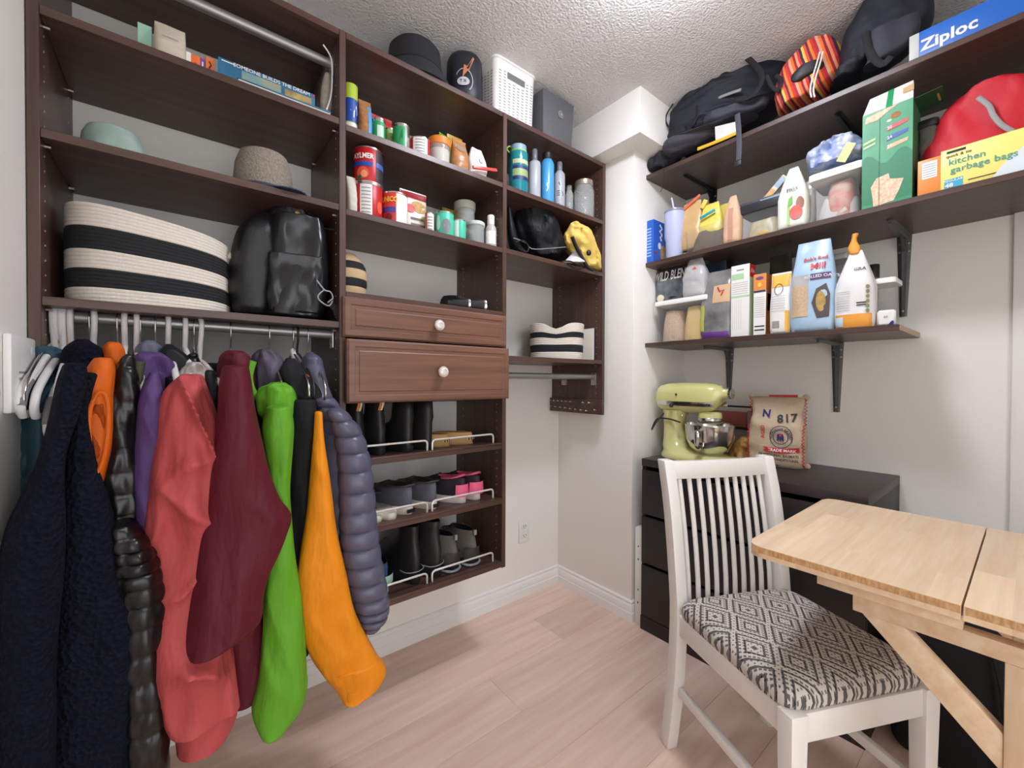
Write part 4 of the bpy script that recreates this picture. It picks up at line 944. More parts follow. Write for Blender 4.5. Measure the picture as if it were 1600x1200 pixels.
# ---- middle section, second shelf
zB = Z2[1]; g5 = 'cans and jars on the second middle shelf'
pouch('pale_bag', 'crumpled pale paper bag at the left end of the second middle shelf', 'bag', 541, 556, 277, zB, .05, P_('pale_paper', (206, 198, 186), .8), {'y': -.29}, group=g5, seed=3)
RC = P_('tomato_red', (186, 24, 30), .4)
t, s = can('tomato_can', 'big red can with a white panel, bottom of the stacked pair', 'can', 552, 598, 294, zB, RC, g5, plane={'y': -.28})
s.grid('label', -s.r*.55, s.r*.28, .004, s.h-.006, WHITE, na=8); [s.grid('print_line', -s.r*.45, s.r*.18, s.h*(.12+.1*i), s.h*(.15+.1*i), GREYP, off=.0012) for i in range(8)]
s.disc('tomato', s.r*.9, s.h*.35, s.r*.25, s.h*.18, P_('tomato_orange', (220, 90, 60)))
lo = t.location; r0, h0 = s.r, s.h
t, s = can('tomato_can', 'big red can with black side panel stacked on top of the other red can', 'can', 552, 598, 236, zB, RC, g5, plane={'y': -.28})
for ch_ in list(t.children): bpy.data.objects.remove(ch_)
h1 = at(575, 240, y=-.28).z-zB-h0; t.location = (lo.x, lo.y, zB+h0+.0005); r = r0*1.02
G().lathe([(r*.98, 0), (r, .002), (r, h1-.004), (r*.98, h1-.002)], 28).build('body', RC, t); G().lathe([(r*.97, h1-.004), (r*1.02, h1-.004), (r*1.02, h1), (r*.95, h1), (r*.94, h1-.003), (0, h1-.003)], 28).build('lid', TIN, t); G().lathe([(r*.95, 0), (r*1.02, 0), (r*1.02, .004), (r*.97, .0045)], 28).build('base_rim', TIN, t)
s = Surf(t, lambda a, b, o: ((r+o)*math.sin(a/r), -(r+o)*math.cos(a/r), b))
s.grid('side_label', r*.55, r*1.6, .006, h1-.006, P_('label_black', (44, 40, 46)), na=10); s.text('AYLMER', -r*.35, h1*.72, h1*.2, WHITE, bold=.03, sx=.8)
s.grid('ribbon', -r*1.5, r*.3, h1*.44, h1*.57, BLUEP, na=12, off=.001); s.grid('ribbon', r*.55, r*1.5, h1*.46, h1*.6, P_('label_blue2', (60, 96, 170)), na=8, off=.0014)
s.disc('tomato', -r*.35, h1*.25, r*.42, h1*.17, P_('tomato_orange', (226, 96, 64))); s.disc('tomato_hi', -r*.25, h1*.22, r*.22, h1*.10, P_('tomato_pale', (238, 150, 110)), off=.0014)
s.poly('leaf', [(-r*.8, h1*.12), (-r*.5, h1*.2), (-r*.4, h1*.1), (-r*.6, h1*.05)], P_('deep_green', (20, 110, 64)), off=.0018)
t, s = can('bean_can', 'short red can with yellow lettering right of the stacked red cans', 'can', 597, 637, 307, zB, P_('bean_red', (206, 56, 44)), g5, plane={'y': -.29})
s.grid('label', s.r*.1, s.r*1.3, .004, s.h-.006, WHITE, na=10); s.text('UNICO', -s.r*.45, s.h*.74, s.h*.22, YELP, bold=.03, sx=.75); s.grid('ribbon', -s.r*1.4, s.r*.05, s.h*.33, s.h*.5, P_('label_violet', (70, 66, 150)), na=10, off=.001); s.disc('beans', -s.r*.5, s.h*.18, s.r*.3, s.h*.12, P_('bean_dark', (120, 30, 40)))
t, s = pouch('soup_pouch', 'red-topped stand-up pouch of vegetable soup behind the red cans', 'pouch', 626, 664, 300, zB, .05, P_('pouch_cream', (214, 204, 186), .35), {'y': -.25}, group=g5, seed=4, wtop=1.08, crk=.002)
s.grid('top_band', -s.w*.5, s.w*.5, s.h*.82, s.h*.97, P_('pouch_red', (150, 24, 32), .35), na=12)
s.disc('vegetables', s.w*.14, s.h*.63, s.w*.32, s.h*.14, P_('veg_mix', (216, 150, 60), .5, var=.6, vscale=70, col2=(110, 120, 50))); s.disc('seal', -s.w*.2, s.h*.56, s.w*.18, s.h*.1, REDP, off=.0016)
s.grid('title_line', -s.w*.2, s.w*.3, s.h*.31, s.h*.36, P_('grey_ink', (96, 92, 86))); s.grid('title_line', -s.w*.2, s.w*.42, s.h*.18, s.h*.23, P_('grey_ink', (96, 92, 86)))
t, s = can('spice_can', 'small can with a white label beside the soup pouch', 'can', 664, 678, 334, zB, WHITE, g5, plane={'y': -.295})
s.grid('label', -s.r*1.4, -s.r*.5, .004, s.h-.004, P_('label_rust', (190, 100, 70)), na=6); [s.grid('print_line', -s.r*.4, s.r*.7, s.h*(.2+.14*i), s.h*(.24+.14*i), GREYP, off=.0012) for i in range(5)]
t, s = can('mint_can', 'large mint green can with a grey disc printed on it', 'can', 680, 709, 335, zB, TEALP, g5, plane={'y': -.29}); s.disc('print_disc', s.r*.2, s.h*.42, s.r*.5, s.h*.28, P_('disc_grey', (120, 120, 124))); s.disc('print_leaf', -s.r*.7, s.h*.55, s.r*.25, s.h*.3, P_('mint_pale', (180, 226, 204)))
t, s = can('mint_can', 'small mint green can with a white side panel', 'can', 708, 728, 346, zB, TEALP, g5, plane={'y': -.30}); s.grid('label', -s.r*1.3, -s.r*.1, .004, s.h-.004, WHITE, na=8)
pouch('olive_packet', 'olive yellow foil packet behind the mint cans', 'packet', 690, 728, 329, zB, .03, P_('olive_foil', (150, 128, 50), .35), {'y': -.17}, group=g5, seed=6, crk=.008)
jar('storage_jar', 'glass jar with a pale lid standing at the back behind the mint cans', 'jar', 711, 742, 318, zB, P_('pale_lid', (190, 188, 176)), g5, fill=.3, fillm=P_('jar_dark', (90, 84, 72)), plane={'y': -.20}, lidh=.03, neck=1.0)
jar('short_jar', 'short clear glass jar with a flat clear lid near the right panel', 'jar', 729, 757, 349, zB, P_('frost_lid', (200, 204, 200), .2), g5, plane={'y': -.29}, lidh=.014, neck=.98)
t, s = bottle('flip_bottle', 'small clear squeeze bottle with white flip cap and gold label', 758, 776, 337, zB, P_('milky_clear', (214, 210, 204), .2, clear=.3), PLASTW, plane={'y': -.30}, capf=.28, shoulder=.55, capw=.58, group=g5)
s.grid('label', -s.r*.9, s.r*.9, s.h*.12, s.h*.5, WHITE, na=10); s.poly('gold_mark', [(-s.r*.8, s.h*.26), (s.r*.3, s.h*.36), (s.r*.2, s.h*.44), (-s.r*.8, s.h*.34)], P_('gold_print', (206, 160, 70)))
# ---- middle section, on top of the drawers
zC = Z2[2]
t = thing('straw_bag', 'black and straw striped woven bag at the left above the drawers', 'bag', (-1.205, -.22, zC))
STR = mat('straw_weave', (206, 176, 134), .9, bump=.4, bscale=120, bstretch=(1, 1, 4)); prof = [(.052, 0, STR), (.056, .035, BKF), (.058, .062, STR), (.057, .092, BKF), (.047, .118, STR), (.020, .150, None)]
for (r0_, z0_, m_), (r1_, z1_, _) in zip(prof, prof[1:]): G().lathe([(r0_, z0_), ((r0_+r1_)/2+.002, (z0_+z1_)/2), (r1_, z1_)], 28, cap=(z0_ == 0, z1_ > .14)).build('straw_band' if m_ is STR else 'black_band', m_, t)
t = thing('binoculars', 'black and chrome binoculars lying above the top drawer', 'binoculars', (-.80, -.27, zC))
for i, (x0_, rr) in enumerate(((-.085, .016), (-.02, .017))):
    G().lathe([(rr*.7, 0), (rr*.75, .02), (rr, .03), (rr, .06), (rr*1.2, .075), (rr*1.2, .095), (rr*1.05, .097), (0, .094)], 20).xf(lambda v: (x0_+.02+v.z*.75, -.01-i*.012-v.z*.4+v.x*.6, rr*1.2+v.y)).build('barrel', BLKP, t)
    G().lathe([(rr*1.22, .086), (rr*1.24, .088), (rr*1.24, .094), (rr*1.22, .096)], 20, cap=(False, False)).xf(lambda v: (x0_+.02+v.z*.75, -.01-i*.012-v.z*.4+v.x*.6, rr*1.2+v.y)).build('ring', WIRE, t)
soft('strap_pouch', [(692, 722, 464), (688, 735, 470), (687, 738, 477), (692, 736, 482)], BKF, t, ('y', -.25), .06, nr=12)
G().ell((.072, -.055, .015), (.012, .012, .012), 14, 10).build('lens', P_('lens_grey', (200, 198, 204), .1), t)
# ---- right section, bottles
zD = Z3[0]; g6 = 'bottles and jars on the top right shelf'
TB = P_('teal_bottle', (40, 150, 160), .12, clear=.25)
t, s = bottle('water_bottle', 'wide teal water bottle with a pale blue lid and green loop', 795, 825, 229, zD, TB, P_('ice_lid', (140, 170, 190), .35), plane={'y': -.27}, capf=.13, shoulder=.84, capw=.78, group=g6)
for b0, b1, m_ in ((.30, .37, NAVYP), (.37, .5, P_('label_olive', (150, 170, 110))), (.5, .56, NAVYP), (.6, .68, P_('label_sand', (190, 190, 150)))): s.grid('printed_band', -s.r*.6, s.r*1.4, s.h*b0, s.h*b1, m_, na=12)
G().lathe([(s.r*.86, s.h*.855), (s.r*.9, s.h*.85), (s.r*.9, s.h*.875), (s.r*.86, s.h*.88)], 28, cap=(False, False)).build('lid_strap', P_('loop_green', (150, 200, 60)), t)
G().tube(spline([(-s.r*.85, 0, s.h*.87), (-s.r*1.2, -.01, s.h*.93), (-s.r*.9, -.01, s.h*.98), (-s.r*.5, 0, s.h*.94)], 12), .003, 8).build('carry_loop', P_('loop_green', (150, 200, 60)), t)
FROST = P_('frosted_bottle', (196, 198, 206), .3, clear=.25); CAPG = P_('cap_grey', (130, 130, 138), .3, clear=.2)
t, s = bottle('soft_flask', 'frosted squeeze bottle with grey top between teal and blue bottles', 826, 845, 234, zD, FROST, CAPG, plane={'y': -.28}, capf=.20, shoulder=.72, capw=.42, group=g6); G().lathe([(s.r*.9, s.h*.70), (s.r*.92, s.h*.70), (s.r*.9, s.h*.76), (s.r*.6, s.h*.78)], 22).build('collar', P_('smoke_collar', (96, 96, 106), .3), t)
t, s = bottle('steel_bottle', 'sky blue metal bottle with a black cap', 845, 866, 240, zD, P_('sky_blue_coat', (74, 158, 212), .3), BLKP, plane={'y': -.28}, capf=.13, shoulder=.78, capw=.7, group=g6); s.line('logo', [(-.003, s.h*.26), (.003, s.h*.32), (-.002, s.h*.38), (.002, s.h*.42)], .004, WHITE)
t, s = bottle('soft_flask', 'frosted squeeze bottle with a black chevron right of the blue bottle', 866, 883, 254, zD, FROST, CAPG, plane={'y': -.28}, capf=.17, shoulder=.72, capw=.46, group=g6); G().lathe([(s.r*.9, s.h*.70), (s.r*.92, s.h*.70), (s.r*.9, s.h*.76), (s.r*.6, s.h*.78)], 22).build('collar', P_('smoke_collar', (96, 96, 106), .3), t)
s.line('chevron', [(-s.r*.2, s.h*.12), (s.r*.7, s.h*.32), (-s.r*.1, s.h*.56)], .004, BLKP); [s.grid('print_line', -s.r*.5, s.r*.1, s.h*(.3+.04*i), s.h*(.315+.04*i), BLKP) for i in range(3)]
jar('small_jar', 'small slim glass jar left of the big glass jar', 'jar', 883, 896, 291, zD, GLASS, g6, plane={'y': -.26}, lidh=.02, neck=.6)
jar('mason_jar', 'big empty glass jar with metal lid beside the right closet panel', 'jar', 896, 929, 285, zD, P_('tin_lid', (180, 168, 150), .3, metal=.6), g6, plane={'y': -.28}, lidh=.024, neck=.82)
# ---- right section, second shelf
zE = Z3[1]
t = thing('black_bag', 'black nylon pouch bag on the second right shelf', 'bag', (-.50, -.22, zE))
soft('body', [(806, 862, 330), (802, 868, 342), (800, 874, 358), (806, 880, 376), (816, 884, 392), (830, 874, 404)], BKN, t, ('y', -.22), .15, nr=24, fold=.010, ff=8, wr=.008, wf=14)
soft('side_pouch', [(793, 798, 325), (793, 803, 350), (794, 812, 380), (798, 826, 396)], BKN, t, ('y', -.27), .08, nr=16, fold=.008)
P = [at(x, y, y=-.315)-t.location for x, y in ((802, 372), (812, 375), (822, 380), (832, 389), (860, 388), (884, 386))]; G().tube(spline(P, 18), .0018, 8).build('piping', GREYP, t)
P = [at(x, y, y=-.32)-t.location for x, y in ((806, 378), (818, 376), (826, 386), (822, 394), (810, 388))]; G().tube(spline(P, 16), .0025, 8).build('cord', BLKP, t)
t = thing('yellow_bag', 'crumpled yellow bag at the right end of the second right shelf', 'bag', (-.16, -.25, zE))
soft('body', [(894, 906, 352), (884, 922, 362), (878, 930, 376), (886, 935, 392), (898, 938, 408), (908, 938, 420)], P_('yellow_nylon', (224, 190, 96), .6), t, ('y', -.325), .10, zmin=zE, nr=24, fold=.010, ff=8, wr=.014, wf=16)
t = thing('headlamp', 'black and white head torch with strap in front of the yellow bag', 'headlamp', (-.2, -.32, zE))
P = [at(x, y, y=-.385)-t.location for x, y in ((894, 370), (900, 385), (908, 400), (918, 417), (926, 421))]; G().tube(spline(P, 10), [(.013, .008)]*10, 12).build('handle', BLKP, t)
G().ell(at(920, 395, y=-.388)-t.location, (.013, .01, .013), 14, 10).build('knob', BLKP, t)
soft('white_shell', [(896, 904, 393), (888, 910, 402), (880, 914, 410)], P_('shell_white', (214, 212, 214), .3), t, ('y', -.36), .03, nr=10, fold=0)
P = [at(x, y, y=-.375)-t.location for x, y in ((877, 409), (890, 408), (904, 414), (914, 418), (900, 420), (886, 413))]; G().tube(spline(P, 16), .003, 8).build('strap', BLKP, t)
# ---- right section, lower shelf: small rope basket and folder
t = rope_basket('rope_basket', 'small cream and black striped rope basket on the shelf above the short rod', (-.205, -.190, Z3[2]), .124, .124, .168, [(0, .22, ROPEW), (.22, .40, ROPEB), (.40, .60, ROPEW), (.60, .78, ROPEB), (.78, 1.0, ROPEW)], 20, 1.05, dip=(0.0, .03, .045), group='striped rope baskets')
t.rotation_euler.z = -.8
t = thing('paper_folder', 'pale lilac folder leaning behind the small striped basket', 'folder', (-.067, -.245, Z3[2]), rz=PI/2+.05)
G().box(-.06, .085, -.002, .002, 0, .158).build('cover', P_('lilac_card', (196, 190, 208), .7), t); G().box(-.058, .083, .002, .006, .002, .155).build('sheets', PAGE, t)

# ------------------------------------------------------------------ shoes (heel towards the room)
def shoe(name, label, x, z, L_, W_, levels, msole, mup, rz=0, sole=.02, group='shoes on the shoe shelves', yh=-.300, parts=None, lining=BKF, cat='shoe', solew=1.04, toe=.62):
    t = thing(name, label, cat, (x, yh, z), rz=rz, group=group)
    def ring(l, w_, zz, off=0, toe_=toe):
        pts = []
        for i in range(32):
            a = 2*PI*i/32; y = l/2*(1-math.cos(a)); q = y/max(l, 1e-4); wd = (.78+.3*math.sin(PI*min(1, q*1.05))**1.2*(1 if l > L_*.7 else .5))
            pts.append((w_/2*math.copysign(abs(math.sin(a))**.88, math.sin(a))*wd, y+off, zz))
        return pts
    G().loft([ring(L_*1.0, W_*solew*.97, 0), ring(L_*1.015, W_*solew, .004, -.003), ring(L_*1.01, W_*solew, sole, -.002), ring(L_*.98, W_*.9, sole, .004)]).build('sole', msole, t, ang=45)
    R_ = [ring(L_*l, W_*w_, sole+zz, L_*o) for l, w_, zz, o in levels]
    l, w_, zz, o = levels[-1]
    R_ += [ring(L_*l*.97, W_*w_*.95, sole+zz+.0015, L_*(o+l*.015)), ring(L_*l*.93, W_*w_*.90, sole+zz, L_*(o+l*.035))]
    G().loft(R_, cap=(True, False)).build('upper', mup, t, ang=60)
    lo_ = levels[1][2]
    G().loft([ring(L_*l*.94, W_*w_*.91, sole+zz-.0005, L_*(o+l*.03)), ring(L_*l*.90, W_*w_*.86, sole+zz*.7, L_*(o+l*.05)), ring(L_*l*.88, W_*w_*.84, sole+max(zz*.35, .012), L_*(o+l*.06)), ring(L_*l*.4, W_*w_*.4, sole+max(zz*.34, .011), L_*(o+l*.25))], cap=(False, True)).build('lining', lining, t, ang=60)
    s = Surf(t, lambda a, b, off: (a, levels[min(len(levels)-1, max(0, int(b/levels[-1][2]*(len(levels)-1))))][3]*L_-off-.0015+.35*abs(a)**1.6*6, b+sole))
    t['heel_w'] = W_
    return t, s
LOW = [(.98, .96, 0, .005), (.98, .95, .014, .0), (.95, .91, .030, .0), (.86, .87, .042, .0), (.72, .84, .050, .004), (.60, .80, .058, .010), (.54, .74, .066, .014)]
def lace(t, L_, W_, z, m):
    for i in range(4): G().tube(spline([(-W_*.22, L_*(.50+.06*i), z-.006*i-.004), (0, L_*(.49+.06*i), z-.006*i+.006), (W_*.22, L_*(.51+.06*i), z-.006*i-.004)], 8), .0024, 6).build('lace', m, t)
BOOTL = P_('boot_leather', (30, 29, 29), .5, bump=.1, bscale=60); BLKR = P_('black_rubber', (20, 20, 21), .7); ELAS = P_('boot_elastic', (24, 24, 25), .9, bump=.5, bscale=150)
def xs(px, py, y=-.30): return at(px, py, y=y).x
ANK = [(.98, .96, 0, .005), (.96, .95, .03, -.012), (.82, .90, .06, -.014), (.56, .80, .085, .010), (.42, .70, .11, .030), (.40, .68, .135, .030), (.43, .74, .16, .015)]
for px, lab in ((562, 'black leather ankle boot nearest the slate jacket, left of its pair'), (596, 'black leather ankle boot with striped pull tab, right of its pair')):
    t, s = shoe('ankle_boot', lab, xs(px, 690), ZS[0], .285, .088, ANK, BLKR, BOOTL, sole=.026, group='boots on the upper shoe shelf', cat='boot')
    G().lathe([(.041, .028), (.0425, .030), (.0425, .036), (.041, .038)], 24, sy=1, cap=(False, False)).xf(lambda v: (v.x, .044+v.y, v.z)).build('welt', P_('welt_grey', (60, 58, 56), .6), t)
    for dx, m_ in ((-.005, ORGP), (.003, CREAM)): G().tube(spline([(dx-.002, .004, .150), (dx, -.008, .172), (dx+.002, .0, .186), (dx+.003, .012, .188)], 8), [(.0035, .0012)]*8, 8, flat=(1, 0, 0)).build('pull_tab', m_, t)
TALL = [(.98, .96, 0, .005), (.95, .94, .03, .0), (.80, .88, .055, .0), (.54, .80, .075, .0), (.46, .80, .095, -.02), (.44, .76, .12, -.01), (.42, .72, .15, .0)]
for px, lab in ((640, 'tall black boot left of its pair, beside the ankle boots'), (671, 'tall black boot right of its pair, beside the tan moccasins')):
    t, s = shoe('tall_boot', lab, xs(px, 690), ZS[0], .28, .094, TALL, BLKR, BOOTL, sole=.022, group='boots on the upper shoe shelf', cat='boot', yh=-.30)
MOC = P_('tan_suede', (206, 164, 106), .85, bump=.15, bscale=90)
for px, lab, r_ in ((708, 'tan suede moccasin with beaded heel, left of the pair', .75), (745, 'tan suede moccasin with beaded heel, right of the pair', .78)):
    t, s = shoe('moccasin', lab, xs(px, 690), ZS[0], .25, .085, [(.98, .98, 0, .005), (1.0, 1.0, .012, .0), (.92, .92, .024, .0), (.66, .8, .033, .01), (.58, .74, .037, .02)], P_('tan_sole', (180, 150, 104), .8), MOC, rz=r_, sole=.008, group='shoes on the upper shoe shelf', lining=P_('moc_lining', (150, 110, 66), .9), yh=-.27)
    for i in range(12):
        a = -.9+.15*i; G().ell((.040*math.sin(a), .040-.044*math.cos(a), .022), (.0022, .0022, .0035), 8, 6).build('bead', BLKP if i % 2 else CREAM, t)
GRY = P_('grey_canvas', (92, 94, 104), .85, bump=.1, bscale=120); CRS = P_('cream_rubber', (216, 206, 190), .6)
for px, lab in ((588, 'grey slide sandal half hidden by the slate jacket'), (611, 'grey open-back slide sandal beside the grey canvas sneakers')):
    t = thing('slide_sandal', lab, 'sandal', (xs(px, 800), -.315, ZS[1]), rz=.12, group='shoes on the middle shoe shelf')
    def fr_(l, w_, zz, o=0): return [(w_/2*math.copysign(abs(math.sin(2*PI*i/28))**.75, math.sin(2*PI*i/28))*(.85+.2*math.sin(PI*(1-math.cos(2*PI*i/28))/2)), l/2*(1-math.cos(2*PI*i/28))+o, zz) for i in range(28)]
    G().loft([fr_(.27, .088, 0), fr_(.275, .092, .006, -.002), fr_(.275, .092, .022, -.002), fr_(.268, .086, .026, .002)]).build('sole', CRS, t, ang=50)
    G().loft([fr_(.245, .072, .026, .012), fr_(.24, .068, .029, .014)]).build('footbed', P_('footbed_grey', (176, 170, 162), .8), t)
    G().loft([[(.048*math.cos(a), y_, .02+.052*math.sin(a)) for a in [PI*i/12 for i in range(13)]]+[(.043*math.cos(a), y_, .02+.046*math.sin(a)) for a in [PI*(12-i)/12 for i in range(13)]] for y_ in (.11, .15, .2)]).build('strap', P_('slide_strap', (52, 52, 56), .7), t)
for px, lab, r_ in ((643, 'grey canvas lace-up sneaker, left of the pair with brown lining', .18), (681, 'grey canvas lace-up sneaker, right of the pair', .12)):
    t, s = shoe('canvas_sneaker', lab, xs(px, 815, -.31), ZS[1], .285, .094, LOW, CRS, GRY, rz=r_, sole=.027, group='shoes on the middle shoe shelf', lining=P_('sneaker_lining', (60, 52, 48), .9))
    lace(t, .285, .094, .092, P_('brown_lace', (74, 60, 50), .9))
    G().box(-.016, .016, -.0062, -.0035, .008, .020).build('heel_label', BLKP, t)
    G().tube(spline([(-.034, .105, .090), (-.036, .06, .094), (-.026, .012, .099), (0, .001, .102), (.026, .012, .099), (.036, .06, .094), (.034, .105, .090)], 20), .0035, 8).build('collar_binding', P_('sneaker_binding', (70, 66, 66), .9), t)
PINK = P_('pink_mesh', (222, 92, 128), .6); DKM = P_('dark_mesh', (42, 36, 46), .75, bump=.3, bscale=200); MIDS = P_('white_foam', (226, 216, 212), .55)
for px, lab, r_ in ((728, 'black and pink running shoe, left of the pair', .30), (750, 'black and pink running shoe nearest the right panel', .10)):
    t, s = shoe('running_shoe', lab, xs(px, 782, -.31), ZS[1], .265, .082, LOW, MIDS, DKM, rz=r_, sole=.026, group='shoes on the middle shoe shelf', lining=PINK)
    G().loft([[(.040*math.sin(a)*(1-.10*q), .030-.0385*math.cos(a)*(1-.04*q)+.0, .026+.046*q) for a in [-1.15+.23*i for i in range(11)]] for q in (0, .5, 1)], closed=False, cap=(False, False)).build('heel_counter', PINK, t)
    G().tube(spline([(-.026, .095, .088), (-.029, .06, .092), (-.024, .022, .10), (0, .006, .106), (.024, .022, .10), (.029, .06, .092), (.026, .095, .088)], 20), .0045, 8).build('collar_trim', PINK, t)
    G().loft([[(.042, .05, .05), (.046, .09, .045), (.046, .10, .052)], [(.044, .05, .052), (.048, .09, .047), (.048, .10, .054)]]).build('side_swoosh', GREYP, t)
    lace(t, .265, .082, .092, DKM)
TS = P_('mint_foam', (150, 190, 170), .6)
t, s = shoe('runner', 'mint and navy running shoe at the left of the bottom shoe shelf', xs(606, 915, -.32), ZS[2], .27, .078, LOW, TS, P_('navy_mesh', (44, 60, 104), .8), rz=.05, sole=.034, group='shoes on the bottom shoe shelf')
G().loft([[(.037*math.sin(a), .030-.037*math.cos(a), z_) for a in [-1.2+.24*i for i in range(11)]] for z_ in (.034, .062)], closed=False, cap=(False, False)).build('heel_counter', TS, t)
for px, lab, r_ in ((654, 'black leather boot with stitched welt on the bottom shelf', .1), (689, 'black leather boot tilted against the grey hiking boots', .3)):
    t, s = shoe('black_boot', lab, xs(px, 895, -.31), ZS[2], .29, .094, ANK, BLKR, BOOTL, rz=r_, sole=.04, group='shoes on the bottom shoe shelf', cat='boot')
    G().tube(spline([(-.040, .05, .045), (-.034, .012, .045), (0, -.003, .045), (.034, .012, .045), (.040, .05, .045)], 16), .0016, 6).build('welt_stitch', GREYP, t)
    lace(t, .29, .094, .12, BKF)
HIK = P_('grey_hiking_mesh', (96, 92, 88), .85, bump=.2, bscale=150); HIR = P_('hiking_rand', (52, 47, 44), .7)
HKL = [(.98, .96, 0, .005), (.98, .97, .025, -.012), (.90, .92, .045, -.014), (.68, .82, .068, .008), (.50, .72, .088, .030), (.45, .68, .105, .045)]
for px, lab, r_ in ((712, 'grey mid-height hiking boot, left of the pair on the bottom shelf', .28), (742, 'grey mid-height hiking boot nearest the right panel', .16)):
    t, s = shoe('hiking_boot', lab, xs(px, 875, -.30), ZS[2], .285, .088, HKL, BLKR, HIK, rz=r_, sole=.026, group='shoes on the bottom shoe shelf', cat='boot', yh=-.30)
    G().loft([[(.043*math.sin(a)*(1-.08*q), .034-.0415*math.cos(a)*(1-.05*q), .026+.045*q) for a in [-1.2+.24*i for i in range(11)]] for q in (0, .5, 1)], closed=False, cap=(False, False)).build('heel_rand', HIR, t)
    G().tube(spline([(-.036, .05, .008), (-.03, .006, .008), (0, -.007, .008), (.03, .006, .008), (.036, .05, .008)], 14), .005, 8).build('heel_cushion', P_('gel_grey', (150, 152, 160), .2), t)
    G().box(-.006, .006, -.004, .002, .118, .138).build('pull_tab', GREYP, t, bevel=.001); lace(t, .285, .088, .118, HIR)
# ------------------------------------------------------------------ wall shelf, bottom row
zQ = WZs['bot']; g7 = 'groceries on the short wall shelf'
def X(v): return {'x': v}
def tub(name, label, pl, pr, ptop, z0, d, lidm, plane, group, lidh=.018, fills=(), cat='container', bodym=CLEAR, lid_over=.004):
    (ax, pv), = plane.items(); a, b = at(pl, ptop, **plane), at(pr, ptop, **plane); w_ = (b-a).length; ctr = (a+b)/2; h = ctr.z-z0
    t = thing(name, label, cat, (ctr.x, ctr.y, z0), rz=-PI/2, group=group)
    rr = lambda s_, z, i=0: [(x, y+d/2, z) for x, y in rrect(w_/2*s_-i, d/2*s_-i, .012)]
    hb2 = h-lidh if lidm else h
    G().loft([rr(.92, .0), rr(.94, .003), rr(1, hb2), rr(1, hb2, .0016), rr(.94, .005, .0016), ]).build('tub', bodym, t, ang=60)
    if lidm: G().loft([rr(1, hb2-.004, -lid_over), rr(1, hb2, -lid_over-.001), rr(1, h-.003, -lid_over), rr(1, h, 0)]).build('lid', lidm, t, ang=50)
    for x0_, x1_, q, m_, sd in fills:
        g = G(); rings = []
        for k in range(9):
            u = k/8; rings.append([(((x0_+x1_)/2*w_+(x1_-x0_)/2*w_*math.copysign(abs(math.cos(a_))**.6, math.cos(a_))*(1-.25*u*u))*.9, d/2+d*.40*math.copysign(abs(math.sin(a_))**.6, math.sin(a_))*(1-.2*u*u)+.004*noise.noise(Vector((a_*2, u*4, sd))), .006+u*q*hb2*(1+.06*noise.noise(Vector((a_, sd, 1)))) ) for a_ in [2*PI*i/24 for i in range(24)]])
        G().loft(rings).build('contents', m_, t, ang=70)
    s = Surf(t, lambda a, b, o: (a, -o+(1-(.94+.06*b/hb2))*d/2, b)); s.w = w_; s.h = h; return t, s
GRAIN = P_('beige_grain', (226, 198, 170), .9, var=.35, vscale=220); YELB = P_('yellow_pack', (238, 206, 96), .5, var=.35, vscale=40, col2=(232, 196, 160))
t, s = tub('food_tub', 'clear white-lidded tub of grain and a yellow pack on the short shelf', 1024, 1104, 466, zQ, .16, PLASTW, X(.125), g7, fills=((-.48, -.02, .8, GRAIN, 1), (.0, .48, .85, YELB, 2)))
tz_ = zQ+s.h
PL = X(.19)
t, s = pouch('rice_bag', 'black and silver rice bag with white lettering on the clear tub', 'bag', 1028, 1082, 402, tz_, .06, P_('rice_black', (40, 40, 44), .3), PL, group=g7, seed=4, crk=.003)
s.grid('silver_panel', -s.w*.46, s.w*.46, 0.006, s.h*.52, P_('foil_grey', (130, 134, 142), .25, metal=.5, var=.6, vscale=30), na=14); s.text('LUNDBERG', s.w*.05, s.h*.82, s.h*.13, P_('rice_bronze', (150, 110, 66)), bold=.02)
s.text('WILD BLEND', 0, s.h*.58, s.h*.30, WHITE, bold=.02, sx=.5, off=.003); s.grid('top_band', -s.w*.48, s.w*.48, s.h*.92, s.h*.97, GREYP, na=12); s.disc('grain_spot', -s.w*.3, s.h*.1, s.w*.12, s.h*.08, CREAM, off=.003)
t, s = pouch('flour_bag', 'clear bag of white flour closed with a red tie on the tub', 'bag', 1070, 1106, 398, tz_, .07, mat('milky_film', (206, 204, 204), .15, clear=.25, bump=.5, bscale=30), X(.15), group=g7, seed=9, wtop=.4, crk=.008)
G().lathe([(.02, .0), (.045, .003), (.048, .02), (.03, .045), (0, .05)], 18, sx=.9, sy=.6).build('flour', P_('flour_white', (224, 216, 206), .9), t); G().bar((-.028, -.022, s.h*.50), (.012, -.026, s.h*.66), .004, .012).build('tie', P_('tie_red', (220, 96, 84)), t)
t, s = pouch('granola_zip_bag', 'zip bag with kraft label and purple base right of the clear tub', 'bag', 1098, 1146, 424, zQ, .07, mat('smoky_film', (158, 156, 152), .2, clear=.15, var=.5, vscale=14, col2=(104, 102, 104)), X(.15), group=g7, seed=12, crk=.005)
s.grid('base_band', -s.w*.4, s.w*.44, .004, s.h*.1, P_('violet_band', (104, 60, 140)), na=12); s.grid('kraft_label', -s.w*.05, s.w*.46, s.h*.52, s.h*.78, P_('kraft', (206, 168, 132), .7), na=10); s.line('red_mark', [(s.w*.08, s.h*.75), (s.w*.16, s.h*.68), (s.w*.28, s.h*.70), (s.w*.22, s.h*.62)], .006, REDP, off=.003); s.grid('green_strip', -s.w*.48, -s.w*.3, .01, s.h*.5, P_('lime_strip', (186, 200, 90)), na=4)
